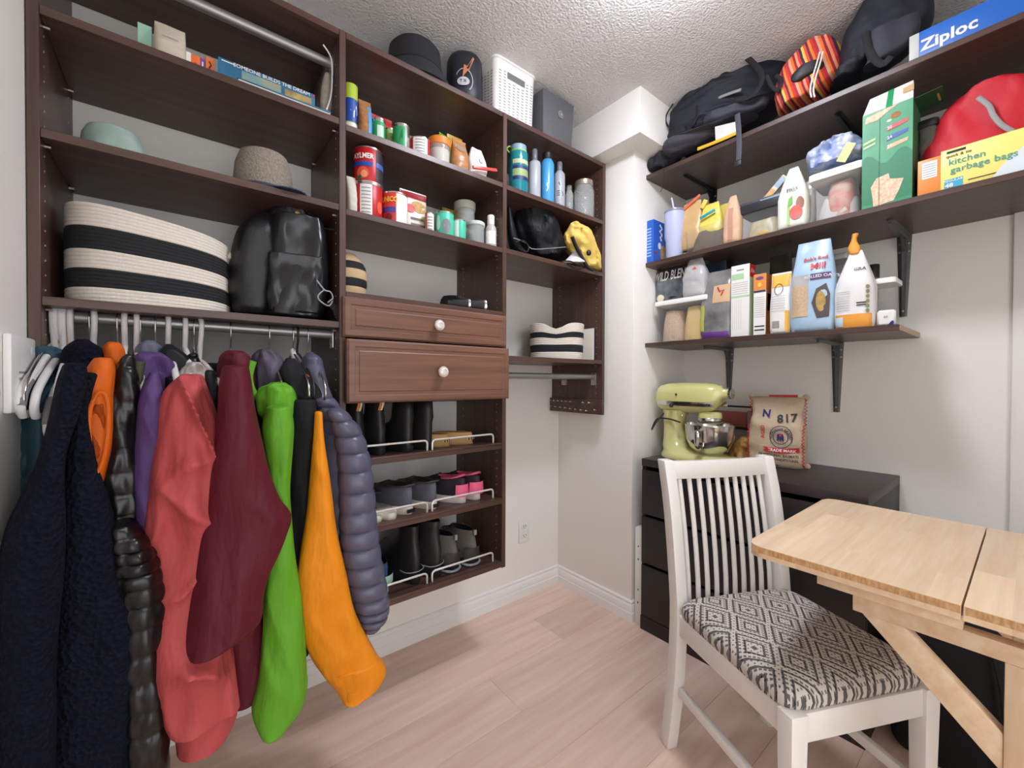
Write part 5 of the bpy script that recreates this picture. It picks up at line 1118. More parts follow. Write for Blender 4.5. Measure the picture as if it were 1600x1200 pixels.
t, s = pouch('dark_pack', 'dark blue foil pack tucked behind the kraft-labelled zip bag', 'packet', 1088, 1136, 412, zQ, .05, P_('dark_foil', (52, 66, 84), .3), X(.25), group=g7, seed=14, crk=.006)
t, s = box('cereal_box', 'tall white cereal box with green panels and a red side', 'box', 1143, 1171, 414, zQ, .055, P_('white_carton', (232, 230, 224), .5), X(.125), group=g7)
s.grid('print_line', -s.w*.2, s.w*.2, s.h*.92, s.h*.94, GREYP); s.grid('green_panel', -s.w*.46, s.w*.2, s.h*.80, s.h*.88, P_('pale_green2', (170, 206, 160))); s.grid('green_bar', -s.w*.5, s.w*.5, s.h*.55, s.h*.575, P_('pale_green2', (170, 206, 160)))
[s.grid('print_line', -s.w*.45, s.w*.42, s.h*(.6+.03*i), s.h*(.605+.03*i), GREYP) for i in range(6)]; [s.grid('table_line', -s.w*.4+.008*i, -s.w*.4+.008*i+.0007, s.h*.1, s.h*.52, GREYP) for i in range(5)]
s.right.grid('red_top', .0005, .055, s.h*.82, s.h-.001, REDP); s.right.grid('side_green', .0005, .055, .001, s.h*.82, P_('pale_green3', (200, 214, 180))); s.right.line('script', [(.012, s.h*.88), (.02, s.h*.94), (.03, s.h*.88), (.036, s.h*.93), (.044, s.h*.89)], .004, WHITE)
t, s = box('cracker_box', 'orange topped white box right of the white cereal box', 'box', 1178, 1197, 428, zQ, .06, P_('white_carton', (232, 230, 224), .5), X(.125), group=g7)
s.grid('orange_top', -s.w*.5, s.w*.5, s.h*.74, s.h-.001, P_('cracker_orange', (222, 140, 66))); s.disc('badge', 0, s.h*.93, s.w*.32, s.h*.025, PLUM, off=.0024); s.disc('bunny', 0, s.h*.82, .006, .009, YELP, off=.0024); s.grid('dark_bar', -s.w*.48, s.w*.48, s.h*.70, s.h*.735, P_('plum_dark', (70, 50, 66)))
[s.grid('print_line', -s.w*.4, s.w*.4, s.h*(.3+.035*i), s.h*(.306+.035*i), GREYP) for i in range(10)]; [s.grid('barcode_line', -s.w*.4, s.w*.4, s.h*(.08+.06*i), s.h*(.10+.06*i), BLKP) for i in range(2)]
s.right.grid('orange_side', .0005, .06, .001, s.h-.001, P_('cracker_side', (196, 110, 50))); s.right.grid('picture', .012, .05, s.h*.4, s.h*.68, P_('cracker_pic', (120, 60, 50), .5, var=.5, vscale=60))
pouch('navy_packet', 'navy and olive foil packet standing behind the orange-topped box', 'packet', 1203, 1238, 398, zQ, .04, P_('navy_foil', (66, 62, 52), .35), X(.30), group=g7, seed=16, crk=.006)
t, s = pouch('couscous_bag', 'white and amber paper bag left of the light blue bag', 'bag', 1206, 1238, 426, zQ, .06, P_('white_paper_bag', (226, 222, 216), .6), X(.13), group=g7, seed=18, crk=.003)
s.grid('amber_top', -s.w*.48, s.w*.48, s.h*.76, s.h*.97, P_('amber_print', (232, 172, 60)), na=12); s.grid('amber_edge', s.w*.30, s.w*.46, .006, s.h*.36, P_('amber_print', (232, 172, 60)), na=4); s.line('ring', [(-s.w*.05+s.w*.2*math.cos(a), s.h*.72+s.h*.09*math.sin(a)) for a in [i*.35 for i in range(19)]], .002, BLKP, off=.003)
[s.grid('print_line', -s.w*.38, s.w*.3, s.h*(.36+.04*i), s.h*(.366+.04*i), GREYP, off=.002) for i in range(7)]; s.grid('barcode', -s.w*.3, s.w*.05, s.h*.1, s.h*.2, GREYP, off=.002)
LB = P_('powder_blue_bag', (164, 192, 214), .35, bump=.1, bscale=25)
t, s = pouch('oat_bag', 'big light blue oat bag with a clear window in the middle of the short shelf', 'bag', 1239, 1308, 377, zQ, .085, LB, X(.135), group=g7, seed=21, crk=.006, wtop=.72, top=.9)
s.grid('window', -s.w*.42, -s.w*.04, s.h*.16, s.h*.50, P_('oat_window', (206, 176, 140), .5, var=.25, vscale=170), na=10, nb=6); s.grid('window_top', -s.w*.42, -s.w*.04, s.h*.50, s.h*.62, P_('window_clear', (176, 172, 168), .2), na=10)
s.text("Mill", s.w*.15, s.h*.70, s.h*.10, REDP, bold=.02, off=.003); s.text("Bob's Red", s.w*.08, s.h*.79, s.h*.055, REDP, bold=.02, off=.003); s.grid('name_band', 0, s.w*.42, s.h*.55, s.h*.62, P_('oat_purple', (96, 70, 110)), na=10); s.text('ROLLED OATS', s.w*.21, s.h*.585, s.h*.045, WHITE, off=.003)
s.poly('picture', [(s.w*.04, s.h*.30), (s.w*.14, s.h*.45), (s.w*.34, s.h*.50), (s.w*.42, s.h*.38), (s.w*.40, s.h*.14), (s.w*.16, s.h*.13)], P_('oat_picture', (84, 74, 76), .5), off=.002); s.disc('picture_bar', s.w*.24, s.h*.31, s.w*.10, s.h*.11, P_('oat_bar', (196, 160, 90), .6, var=.4, vscale=60), off=.0035)
tub('tall_tub', 'tall clear canister with pale lid standing behind the light blue bag', 1298, 1322, 396, zQ, .09, P_('pale_lid2', (206, 204, 198)), X(.32), g7)
t, s = pouch('flour_sack', 'white flour bag with amber base and twisted amber top', 'bag', 1308, 1370, 392, zQ, .085, P_('white_flour_bag', (226, 222, 220), .55), X(.135), group=g7, seed=24, crk=.004, wtop=.30, top=1.1)
AMBR = P_('amber_base', (232, 156, 60), .5)
s.grid('amber_base', -s.w*.5, s.w*.5, .002, s.h*.17, AMBR, na=16); s.grid('blue_panel', -s.w*.42, -s.w*.22, s.h*.02, s.h*.14, P_('pale_blue_panel', (190, 214, 230)), off=.002); [s.grid('print_line', -s.w*.40, -s.w*.06, s.h*(.22+.03*i), s.h*(.226+.03*i), GREYP, off=.002) for i in range(9)]
s.text('GRA', s.w*.15, s.h*.74, s.h*.06, BLKP, off=.003); s.grid('claim_line', s.w*.1, s.w*.35, s.h*.30, s.h*.315, BLKP, off=.002); s.grid('claim_line', s.w*.1, s.w*.38, s.h*.27, s.h*.283, BLKP, off=.002); [s.disc('leaf_mark', s.w*.36, s.h*(.2+.06*i), s.w*.04, s.h*.025, P_('olive_mark', (130, 130, 90)), off=.003) for i in range(6)]
tw = soft('twist', [(1332, 1341, 366), (1330, 1338, 376), (1326, 1342, 388), (1329, 1341, 397)], AMBR, None, X(.135), .03, nr=10, fold=.003)
tw.parent = t; tw.matrix_parent_inverse = (Matrix.Translation(t.location) @ Matrix.Rotation(t.rotation_euler.z, 4, 'Z')).inverted()
t, s = tub('snack_tub', 'small clear tub with white lid at the right end of the short shelf', 1364, 1398, 434, zQ, .10, PLASTW, X(.17), g7, lidh=.014, fills=((-.2, .25, .35, P_('red_beans', (130, 60, 50), .7, var=.4, vscale=90), 4),))
t, s = box('yeast_pack', 'small white packet with a blue corner at the shelf end', 'packet', 1370, 1399, 484, zQ, .02, P_('white_packet', (230, 228, 224), .4), X(.115), group=g7, bevel=.006); s.text('84', 0, s.h*.55, .010, GREYP, off=.002); s.poly('blue_corner', [(s.w*.1, .002), (s.w*.42, .002), (s.w*.42, s.h*.3), (s.w*.3, s.h*.28)], NAVYP)
jar('spice_jar', 'black-lidded jar behind the white flour bag', 'jar', 1356, 1374, 414, zQ, BLKP, g7, plane=X(.36), lidh=.05, neck=1.0)
jar('spice_jar', 'black-lidded jar half hidden behind the white cereal box', 'jar', 1137, 1150, 428, zQ, BLKP, g7, plane=X(.33), lidh=.03, neck=1.0)

# ------------------------------------------------------------------ wall shelf, middle row
zM = WZs['mid']; g8 = 'groceries on the middle wall shelf'
PBL = P_('pasta_blue', (30, 92, 190), .4)
t, s = box('pasta_box', 'blue pasta box at the left end of the middle wall shelf', 'box', 1005, 1021, 345, zM, .12, PBL, X(.105), group=g8)
[s.grid('print_line', -s.w*.3, s.w*.3, s.h*(.15+.07*i), s.h*(.18+.07*i), LBLUE) for i in range(10)]; s.right.line('script', [(.05, s.h*.92), (.07, s.h*.84), (.05, s.h*.76), (.07, s.h*.70), (.055, s.h*.62), (.065, s.h*.55)], .012, WHITE); s.right.disc('pasta', .085, s.h*.26, .03, s.h*.2, P_('pasta_tan', (206, 170, 130), .6, var=.4, vscale=90)); s.right.disc('spoon', .05, s.h*.42, .013, .016, WHITE); s.right.grid('red_badge', .01, .025, s.h*.2, s.h*.27, REDP)
x, y, r, h = fit(1038, 1071, 334, zM, x=.155)
LAV = P_('lavender_steel', (186, 192, 222), .4)
t = thing('tumbler', 'lavender insulated tumbler with a straw beside the blue pasta box', 'tumbler', (x, y, zM), group=g8)
G().lathe([(r*.8, 0), (r*.82, .002), (r*.86, h*.42), (r*.98, h*.5), (r*1.0, h*.95), (r*1.0, h)], 32).build('body', LAV, t); G().lathe([(r*1.01, h), (r*1.02, h+.002), (r*1.0, h+.012), (r*.8, h+.015), (0, h+.015)], 32).build('lid', P_('smoke_lid', (150, 150, 170), .2, clear=.2), t); G().tube([(.0, .0, h), (-.008, .012, h+.075)], .0042, 12).build('straw', P_('lilac_straw', (206, 204, 222), .4), t)
t, s = tub('bakery_tub', 'clear rectangular tub with pouches stuffed inside beside the tumbler', 1070, 1136, 352, zM, .14, None, X(.115), g8, fills=((-.46, .46, .8, P_('tub_brown', (120, 100, 84), .8, var=.4, vscale=40), 5),))
pz = zM+.012
t, s = pouch('rice_pouch', 'tan pouch with an orange clip standing in the clear tub', 'pouch', 1067, 1098, 316, zM+.03, .05, P_('tan_film', (206, 168, 116), .35), X(.17), group=g8, seed=31, wtop=.8, crk=.005); G().bar((-.062, -.01, s.h*.82), (.04, -.01, s.h*1.08), .006, .012).build('clip', P_('clip_orange', (236, 110, 66), .4), t, bevel=.002)
t, s = pouch('pasta_pouch', 'yellow pouch with a teal clip standing in the clear tub', 'pouch', 1094, 1130, 318, zM+.03, .05, P_('yellow_film', (226, 206, 96), .35), X(.165), group=g8, seed=32, wtop=.6, crk=.006); G().bar((-.035, -.03, s.h*.66), (.03, -.03, s.h*.76), .006, .011).build('clip', P_('clip_teal', (40, 150, 176), .4), t, bevel=.002); G().bar((-.04, -.005, s.h*.94), (-.02, -.005, s.h*1.12), .012, .02).build('folded_top', P_('yellow_film', (226, 206, 96)), t, bevel=.003)
pouch('yellow_pouch', 'second yellow pouch at the right of the clear tub', 'pouch', 1122, 1148, 318, zM+.02, .045, P_('yellow_film2', (214, 192, 96), .4), X(.21), group=g8, seed=33, crk=.006)
t, s = pouch('paper_bag', 'slim tan paper bag with a pointed top on the middle wall shelf', 'bag', 1133, 1159, 306, zM, .05, P_('tan_paper', (206, 168, 136), .7), X(.125), group=g8, seed=34, wtop=.35, top=1.1); s.grid('window', -s.w*.14, s.w*.14, s.h*.06, s.h*.72, P_('salt_pink', (186, 136, 112), .7), na=6)
t, s = tub('lunch_box', 'dark-lidded box packed with yellow pouches on the middle wall shelf', 1158, 1220, 314, zM, .12, P_('dark_lid', (44, 44, 48), .3), X(.125), g8, lidh=.03, fills=((-.48, .48, .36, P_('pouch_yel', (222, 180, 80), .4, var=.3, vscale=30), 6), (-.46, .46, .62, P_('pouch_pale', (214, 200, 160), .4, var=.3, vscale=30), 7)))
lz = zM+s.h
t = thing('dark_pack_flat', 'charcoal flat pack lying on the dark-lidded box', 'packet', (.20, s.root.location.y, lz), rz=-PI/2, group=g8); G().box(-.09, .09, -.05, .06, 0, .022).build('pack', P_('charcoal_film', (70, 74, 84), .35, bump=.2, bscale=40), t, bevel=.006); s = Surf(t, lambda a, b, o: (a, -.05-o, b)); s.grid('print_line', -.01, .07, .009, .013, LBLUE)
lz2 = lz+.022
t = thing('seed_packet', 'pale printed sachet leaning above the dark-lidded box', 'packet', at(1192, 302, x=.17), rz=-PI/2, group=g8); t.location.z = lz2; t.rotation_euler = (0, .80, -PI/2); G().box(-.0, .024, -.006, .006, .0, .10).build('sachet', P_('sachet_cream', (222, 210, 186), .5), t, bevel=.003); s = Surf(t, lambda a, b, o: (a, -.006-o, b)); s.grid('picture', .003, .021, .01, .045, P_('sachet_pic', (214, 160, 96), .5)); s.grid('sky', .003, .021, .055, .095, P_('sachet_blue', (150, 180, 200), .5))
t, s = pouch('fig_bag', 'white dried fig bag with a pointed top and fig picture', 'bag', 1219, 1263, 262, zM, .06, P_('fig_white', (222, 220, 208), .45), X(.125), group=g8, seed=36, wtop=.30, top=1.0, crk=.003)
s.text('FIGS', s.w*.05, s.h*.60, s.h*.085, P_('fig_ink', (80, 84, 76)), off=.003); s.disc('fig_cut', s.w*.18, s.h*.22, s.w*.2, s.h*.11, P_('fig_pink', (206, 96, 84), .5), off=.003); s.disc('fig_whole', s.w*.30, s.h*.36, s.w*.12, s.h*.1, P_('fig_brown', (150, 100, 80)), off=.002); s.poly('leaf', [(-s.w*.1, s.h*.3), (-s.w*.06, s.h*.46), (s.w*.06, s.h*.5), (s.w*.08, s.h*.38)], P_('leaf_green', (110, 170, 70)), off=.003); s.poly('leaf', [(-s.w*.12, s.h*.05), (-s.w*.10, s.h*.3), (-s.w*.02, s.h*.34), (-s.w*.02, s.h*.05)], P_('leaf_pale', (170, 200, 130)), off=.003)
t, s = pouch('clip_bag', 'clear snack bag held by a blue clip behind the fig bag', 'bag', 1244, 1274, 285, zM, .05, mat('snack_film', (196, 190, 180), .2, clear=.2), X(.17), group=g8, seed=37); G().bar((-.028, -.02, s.h*.95), (.012, -.02, s.h*.60), .008, .018).build('clip', BLUEP, t, bevel=.002); G().bar((-.03, -.01, s.h*.98), (-.03, -.01, s.h*1.14), .02, .014, up=(0, 1, 0)).build('green_top', P_('leaf_green', (110, 170, 70)), t)
t, s = tub('flour_tub', 'large clear tub with a white lid packed with white bags left of the green box', 1268, 1344, 262, zM, .17, PLASTW, X(.115), g8, lidh=.022, fills=((-.46, .46, .55, P_('flour_bag_white', (222, 216, 212), .8, var=.15, vscale=25), 8), (-.3, .4, .85, P_('bag_pastel', (206, 190, 170), .5, var=.5, vscale=30, col2=(206, 110, 96)), 9)))
fz = zM+s.h
t = thing('wrapped_snacks', 'crinkled blue and white wrapper lying on the large white-lidded tub', 'packet', (.2, s.root.location.y, fz), group=g8)
soft('wrapper', [(1290, 1330, 224), (1272, 1340, 234), (1270, 1343, 248), (1272, 1342, 262)], mat('blue_white_foil', (206, 208, 216), .3, var=.6, vscale=26, col2=(70, 110, 180)), t, X(.20), .14, nr=20, fold=.012, ff=12, wr=.014, wf=20, zmin=fz-0)
p = at(1322, 238, x=.12)-t.location; G().box(-.001, .001, -.014, .014, -.03, .03).build('sticker', P_('sticker_yellow', (226, 206, 120)), t, loc=p, rot=(.5, 0, 0))
# big green box with open flaps
GB = P_('granola_green', (74, 158, 112), .45, var=.12, vscale=6, col2=(40, 130, 84)); GBS = P_('granola_side', (52, 110, 70), .5)
pa_, pb_ = at(1348, 182, x=.11), at(1427, 152, x=.11); gw_ = pa_.y-pb_.y; gh_ = (pa_.z+pb_.z)/2-zM
t = thing('granola_box', 'tall green granola bar carton with open flaps on the middle wall shelf', 'box', (.11, (pa_.y+pb_.y)/2, zM), rz=-PI/2, group=g8)
G().box(-gw_/2, gw_/2, 0, .004, 0, gh_).build('front', GB, t); G().box(-gw_/2, gw_/2, .126, .13, 0, gh_).build('back', GBS, t); G().box(-gw_/2, -gw_/2+.003, .004, .126, 0, gh_).build('side', GBS, t); G().box(gw_/2-.003, gw_/2, .004, .126, 0, gh_).build('side', GBS, t); G().box(-gw_/2, gw_/2, .0, .13, 0, .003).build('bottom', GBS, t)
CARDB = P_('white_card_inside', (224, 220, 210), .7)
fp = G().add([(-gw_/2, .002, gh_), (gw_/2, .002, gh_), (gw_/2-.004, .03, gh_+.068), (-gw_/2+.012, .03, gh_+.062), (-gw_/2, .0035, gh_), (gw_/2, .0035, gh_), (gw_/2-.004, .0315, gh_+.068), (-gw_/2+.012, .0315, gh_+.062)], [(0, 1, 2, 3), (7, 6, 5, 4), (0, 4, 5, 1), (1, 5, 6, 2), (2, 6, 7, 3), (3, 7, 4, 0)]).build('top_flap', CARDB, t)
G().add([(-.004, .0012, gh_), (.012, .0012, gh_), (.012, .0292, gh_+.066), (-.002, .0292, gh_+.065)], [(0, 1, 2, 3)]).build('glue_strip', GREENP, fp); G().add([(.035, .012, gh_+.03), (.06, .012, gh_+.03), (.058, .024, gh_+.056), (.034, .022, gh_+.05)], [(0, 1, 2, 3)]).build('flap_print', TANP, fp)
sf = G().add([(gw_/2, .01, gh_), (gw_/2, .12, gh_), (gw_/2+.06, .12, gh_+.012), (gw_/2+.06, .02, gh_+.012), (gw_/2, .01, gh_-.0015), (gw_/2, .12, gh_-.0015), (gw_/2+.06, .12, gh_+.0105), (gw_/2+.06, .02, gh_+.0105)], [(0, 1, 2, 3), (7, 6, 5, 4), (0, 4, 5, 1), (1, 5, 6, 2), (2, 6, 7, 3), (3, 7, 4, 0)]).build('side_flap', DKGR, t)
s = Surf(t, lambda a, b, o: (a, -o, b)); BAR = P_('granola_bar', (206, 160, 120), .7, var=.55, vscale=110, col2=(232, 214, 190))
W2 = gw_/2
s.poly('hill', [(-W2, gh_*.50)]+[(-W2+gw_*i/10, gh_*(.50+.06*math.sin(i*.9+.5)-.012*i/10)) for i in range(11)]+[(W2, gh_*.05), (-W2, gh_*.05)], P_('hill_green', (44, 120, 84)), off=.0006)
s.poly('granola_bar', [(-W2*.9, gh_*.90), (-W2*.35, gh_*.90), (W2*.1, gh_*.96), (W2*.45, gh_*.99), (W2*.5, gh_*.995), (-W2*.3, gh_*.985), (-W2*.85, gh_*.965)], BAR, off=.0012)
s.poly('granola_bar', [(-W2*.62, gh_*.22), (-W2*.40, gh_*.30), (W2*.1, gh_*.32), (W2*.15, gh_*.26), (W2*.68, gh_*.23), (W2*.5, gh_*.12), (W2*.3, gh_*.03), (-W2*.5, gh_*.01), (-W2*.55, gh_*.12)], BAR, off=.0012)
s.disc('almond', W2*.35, gh_*.89, W2*.2, gh_*.03, BRN); s.disc('oat', W2*.1, gh_*.855, W2*.1, gh_*.012, CREAM)
for b, m_, tx in ((.78, P_('pill_red', (206, 70, 70)), '20'), (.68, P_('pill_blue', (66, 84, 160)), '24'), (.59, P_('pill_tan', (206, 170, 130)), '24')):
    s.poly('banner', [(0, gh_*(b-.03)), (W2*.8, gh_*(b+.005)), (W2*.85, gh_*(b+.04)), (W2*.05, gh_*(b+.02))], m_, off=.0012); s.text(tx, W2*.12, gh_*(b-.0), gh_*.04, WHITE, off=.002, rot=.12)
for b in (.70, .655): s.poly('plate', [(-W2*.95, gh_*(b-.02)), (-W2*.45, gh_*(b+.005)), (-W2*.45, gh_*(b+.03)), (-W2*.95, gh_*(b+.005))], P_('plate_khaki', (170, 190, 130)), off=.0012)
s.line('fold_line', [(-W2*.28, .002), (-W2*.28, gh_*.93)], .0012, DKGR)
ss = Surf(sf, lambda a, b, o: (gw_/2+a, b, gh_+.002+.2*a+o)); g_ = G().box(gw_/2+.03, gw_/2+.05, .05, .10, gh_+.0075, gh_+.0120).build('flap_badge', P_('badge_gold', (176, 130, 60)), sf)
tub('dark_canister', 'slim clear canister with a dark lid right of the green box', 1436, 1462, 186, zM, .09, BLKP, X(.20), g8, lidh=.02, bodym=mat('smoky_plastic', (120, 116, 112), .12, clear=.55), fills=((-.3, .3, .6, P_('coffee', (70, 60, 54), .8), 11),))
# garbage bag carton
t = thing('bag_carton', 'yellow and orange carton lettered kitchen garbage bags', 'box', (.112, at(1434, 260, x=.112).y, zM), rz=-PI/2, group=g8)
cw = .34; chh = at(1475, 236, x=.112).z-zM; oe = at(1434, 260, x=.112).y-at(1470, 250, x=.112).y
G().box(oe, cw, 0, .10, 0, chh).build('carton', P_('carton_yellow', (238, 222, 120), .45), t, bevel=.001); G().box(0, oe, 0, .10, 0, chh*.92).build('end_section', P_('carton_orange', (230, 140, 66), .45), t, bevel=.001)
s = Surf(t, lambda a, b, o: (a, -o, b)); s.grid('panel', oe*.2, oe*.85, chh*.42, chh*.84, WHITE); [s.grid('print_line', oe*.25, oe*.8, chh*(.46+.06*i), chh*(.475+.06*i), GREYP, off=.0012) for i in range(6)]
s.text('kitchen', oe+.052, chh*.66, chh*.21, P_('carton_teal', (70, 150, 140)), bold=.01); s.text('garbage bags', oe+.083, chh*.46, chh*.21, P_('carton_teal', (70, 150, 140)), bold=.01); s.text('quick & tie', oe+.036, chh*.82, chh*.10, BLKP); s.grid('brand_tab', oe+.012, oe+.05, chh*.89, chh*.95, BLKP)
s.grid('count_badge', oe+.008, oe+.045, .004, chh*.26, P_('badge_cyan', (60, 170, 200))); s.text('REGULAR', oe+.026, chh*.21, chh*.075, WHITE, off=.0024); s.text('48', oe+.018, chh*.10, chh*.14, WHITE, off=.0024, bold=.03); s.grid('print_line', oe+.055, oe+.115, chh*.12, chh*.145, BLKP)
s.poly('bag_picture', [(oe+.10, .004), (oe+.12, chh*.3), (oe+.15, chh*.55), (oe+.185, chh*.8), (oe+.2, chh*.95), (cw-.002, chh*.95), (cw-.002, .004)], P_('bag_pale', (216, 222, 226), .5))
# red cooler bag
t = thing('red_bag', 'red zipped fabric bag behind the yellow carton', 'bag', (.26, -1.52, zM), group=g8)
RED = P_('red_nylon', (196, 24, 40), .6, bump=.1, bscale=60)
soft('body', [(1530, 1570, 140), (1508, 1590, 150), (1494, 1604, 165), (1482, 1612, 185), (1472, 1618, 205), (1462, 1622, 235), (1458, 1622, 260)], RED, t, X(.26), .16, nr=26, fold=.008, ff=7, sq=2.8, zmin=zM)
P = [at(x, y, x=.165)-t.location for x, y in ((1528, 152), (1545, 165), (1552, 180), (1565, 195), (1582, 205))]; G().tube(spline(P, 16), [(.006, .002)]*16, 8, flat=(0, 1, 0)).build('zipper', GREYP, t)
t = thing('blue_bag', 'grey-blue cloth bag at the right edge of the middle wall shelf', 'bag', (.33, -1.66, zM), group=g8); soft('body', [(1590, 1640, 150), (1582, 1660, 170), (1580, 1670, 200), (1590, 1670, 240)], P_('grey_blue_cloth', (110, 120, 140), .8), t, X(.36), .12, nr=16, zmin=zM)

# ------------------------------------------------------------------ wall shelf, top row
zT = WZs['top']; g9 = 'bags on the top wall shelf'
BPK = P_('backpack_black', (24, 26, 37), .7, bump=.1, bscale=80); BPG = P_('backpack_grey', (66, 66, 74), .75, bump=.15, bscale=90); BPD = P_('backpack_dark', (44, 44, 54), .65, bump=.1, bscale=60)
t = thing('roll_top_backpack', 'large black roll-top backpack with grey base panel on the top wall shelf', 'backpack', (.22, -.75, zT), group=g9)
PX = X(.22)
soft('roll_top', [(1156, 1163, 73), (1148, 1170, 84), (1124, 1184, 96), (1100, 1192, 110), (1080, 1196, 126), (1066, 1190, 144), (1052, 1186, 160), (1054, 1180, 178)], BPK, t, PX, .16, nr=34, fold=.008, ff=7, wr=.012, wf=9, zmin=zT)
soft('main_body', [(1150, 1216, 118), (1100, 1220, 134), (1066, 1220, 152), (1052, 1218, 172), (1050, 1212, 190), (1046, 1190, 204), (1044, 1160, 220), (1046, 1110, 236)], BPK, t, X(.24), .22, nr=34, fold=.008, ff=8, wr=.014, wf=12, zmin=zT)
soft('side_panel', [(1140, 1192, 160), (1108, 1194, 168), (1104, 1190, 180), (1106, 1160, 192), (1110, 1140, 200)], BPD, t, X(.135), .06, nr=18, fold=.006, ff=10, zmin=zT)
soft('base_panel', [(1120, 1180, 188), (1080, 1176, 196), (1046, 1160, 206), (1038, 1140, 220), (1040, 1105, 232), (1046, 1072, 242)], BPG, t, X(.125), .07, nr=20, fold=.003, ff=8, zmin=zT)
P4 = [at(x, y, x=.087) for x, y in ((1117, 198), (1150, 190), (1150, 210), (1118, 219))]
G().add([p-t.location for p in P4]+[p-t.location+Vector((.003, 0, 0)) for p in P4], [(0, 1, 2, 3), (7, 6, 5, 4), (0, 4, 5, 1), (1, 5, 6, 2), (2, 6, 7, 3), (3, 7, 4, 0)]).build('reflective_patch', P_('pale_patch', (206, 204, 200), .5), t)
P = [at(x, y, x=.088)-t.location for x, y in ((1150, 208), (1130, 217), (1108, 226), (1090, 233))]; G().tube(P, [(.007, .003)]*4, 8, flat=(0, 0, 1)).build('yellow_trim', P_('strap_yellow', (214, 168, 40), .6), t)
for nm, pts, rr_ in (('shoulder_strap', ((1160, 84), (1176, 98), (1188, 112), (1190, 128), (1180, 144), (1168, 152), (1150, 156)), (.010, .003)), ('haul_strap', ((1052, 162), (1042, 178), (1041, 192), (1050, 202), (1056, 190), (1052, 172)), (.004, .002)), ('side_strap', ((1082, 160), (1090, 170), (1088, 184), (1082, 196)), (.007, .003)), ('compression_strap', ((1120, 154), (1140, 146), (1158, 140)), (.006, .003)), ('side_strap', ((1060, 182), (1075, 200), (1085, 206)), (.006, .003)), ('loop_strap', ((1198, 118), (1206, 135), (1216, 140), (1220, 125), (1212, 118)), (.007, .003))):
    P = [at(x, y, x=.10 if nm != 'compression_strap' else .13)-t.location for x, y in pts]; G().tube(spline(P, 18), [rr_]*18, 8, flat=(0, 0, 1)).build(nm, GREYP if nm == 'compression_strap' else BKF, t)
P = [at(x, y, x=.082)-t.location for x, y in ((1152, 178), (1154, 200), (1155, 225), (1154, 250))]; ds = G().tube(P, [(.010, .0015)]*4, 8, flat=(0, 1, 0)).build('hanging_strap', BPG, t)
p = at(1153, 255, x=.082)-t.location; G().box(p.x-.004, p.x+.004, p.y-.013, p.y+.013, p.z-.012, p.z+.01).build('buckle', BLKP, ds, bevel=.003)
soft('lower_pouch', [(1030, 1062, 238), (1016, 1066, 246), (1012, 1060, 256), (1014, 1040, 266)], BPK, t, X(.14), .06, nr=12, fold=.008, ff=14, zmin=zT)
P = [at(x, y, x=.085)-t.location for x, y in ((1036, 246), (1037, 262), (1037, 280), (1034, 296), (1031, 300))]; G().tube(spline(P, 14), .0013, 6).build('drawcord', BLKP, t)
# striped drawstring bag
def stripes():
    m = bpy.data.materials.new('rainbow_stripe_cloth'); m.use_nodes = True; N = m.node_tree.nodes; L = m.node_tree.links
    tc = N.new('ShaderNodeTexCoord'); sp = N.new('ShaderNodeSeparateXYZ'); L.new(tc.outputs['Object'], sp.inputs[0])
    a = N.new('ShaderNodeMath'); a.operation = 'MULTIPLY_ADD'; L.new(sp.outputs[2], a.inputs[0]); a.inputs[1].default_value = -.25; L.new(sp.outputs[1], a.inputs[2])
    b = N.new('ShaderNodeMath'); b.operation = 'MULTIPLY'; L.new(a.outputs[0], b.inputs[0]); b.inputs[1].default_value = 11
    f = N.new('ShaderNodeMath'); f.operation = 'FRACT'; L.new(b.outputs[0], f.inputs[0])
    rp = N.new('ShaderNodeValToRGB'); rp.color_ramp.interpolation = 'CONSTANT'; e = rp.color_ramp.elements
    cols = [(200, 60, 40), (236, 130, 50), (120, 30, 60), (222, 80, 60), (240, 190, 80), (60, 40, 70), (210, 50, 50), (236, 150, 110), (150, 30, 50), (232, 110, 40), (206, 160, 130), (180, 40, 60)]
    e[0].color = (*lin(cols[0]), 1); e[1].position = 1/12; e[1].color = (*lin(cols[1]), 1)
    for i in range(2, 12): n = e.new(i/12); n.color = (*lin(cols[i]), 1)
    L.new(f.outputs[0], rp.inputs[0]); bs = N['Principled BSDF']; L.new(rp.outputs[0], bs.inputs['Base Color']); bs.inputs['Roughness'].default_value = .85
    return m
STP = stripes()
t = thing('striped_pouch', 'red and orange striped drawstring bag on the top wall shelf', 'bag', (.2, -1.02, zT), group=g9)
soft('cloth', [(1258, 1296, 78), (1240, 1302, 88), (1228, 1305, 102), (1220, 1306, 120), (1218, 1302, 138), (1219, 1288, 154), (1221, 1262, 168), (1224, 1242, 175)], STP, t, X(.19), .15, nr=30, fold=.006, ff=10, wr=.007, wf=20, zmin=zT)
soft('dark_shoe', [(1250, 1280, 104), (1240, 1284, 112), (1237, 1278, 122), (1238, 1256, 132)], BLKP, t, X(.135), .06, nr=12, fold=.003)
soft('white_cloth', [(1262, 1276, 84), (1254, 1274, 94), (1246, 1262, 106)], P_('cotton_white', (216, 206, 194), .9), t, X(.14), .05, nr=12, fold=.003)
for o_ in (0, 5):
    P = [at(x+o_, y, x=.105)-t.location for x, y in ((1281, 81), (1276, 100), (1270, 120), (1266, 140), (1268, 152))]; G().tube(spline(P, 14), .0028, 8).build('drawstring', P_('cord_white', (222, 214, 204), .8), t)
t = thing('black_backpack', 'black backpack at the right of the striped bag on the top shelf', 'backpack', (.22, -1.22, zT), group=g9)
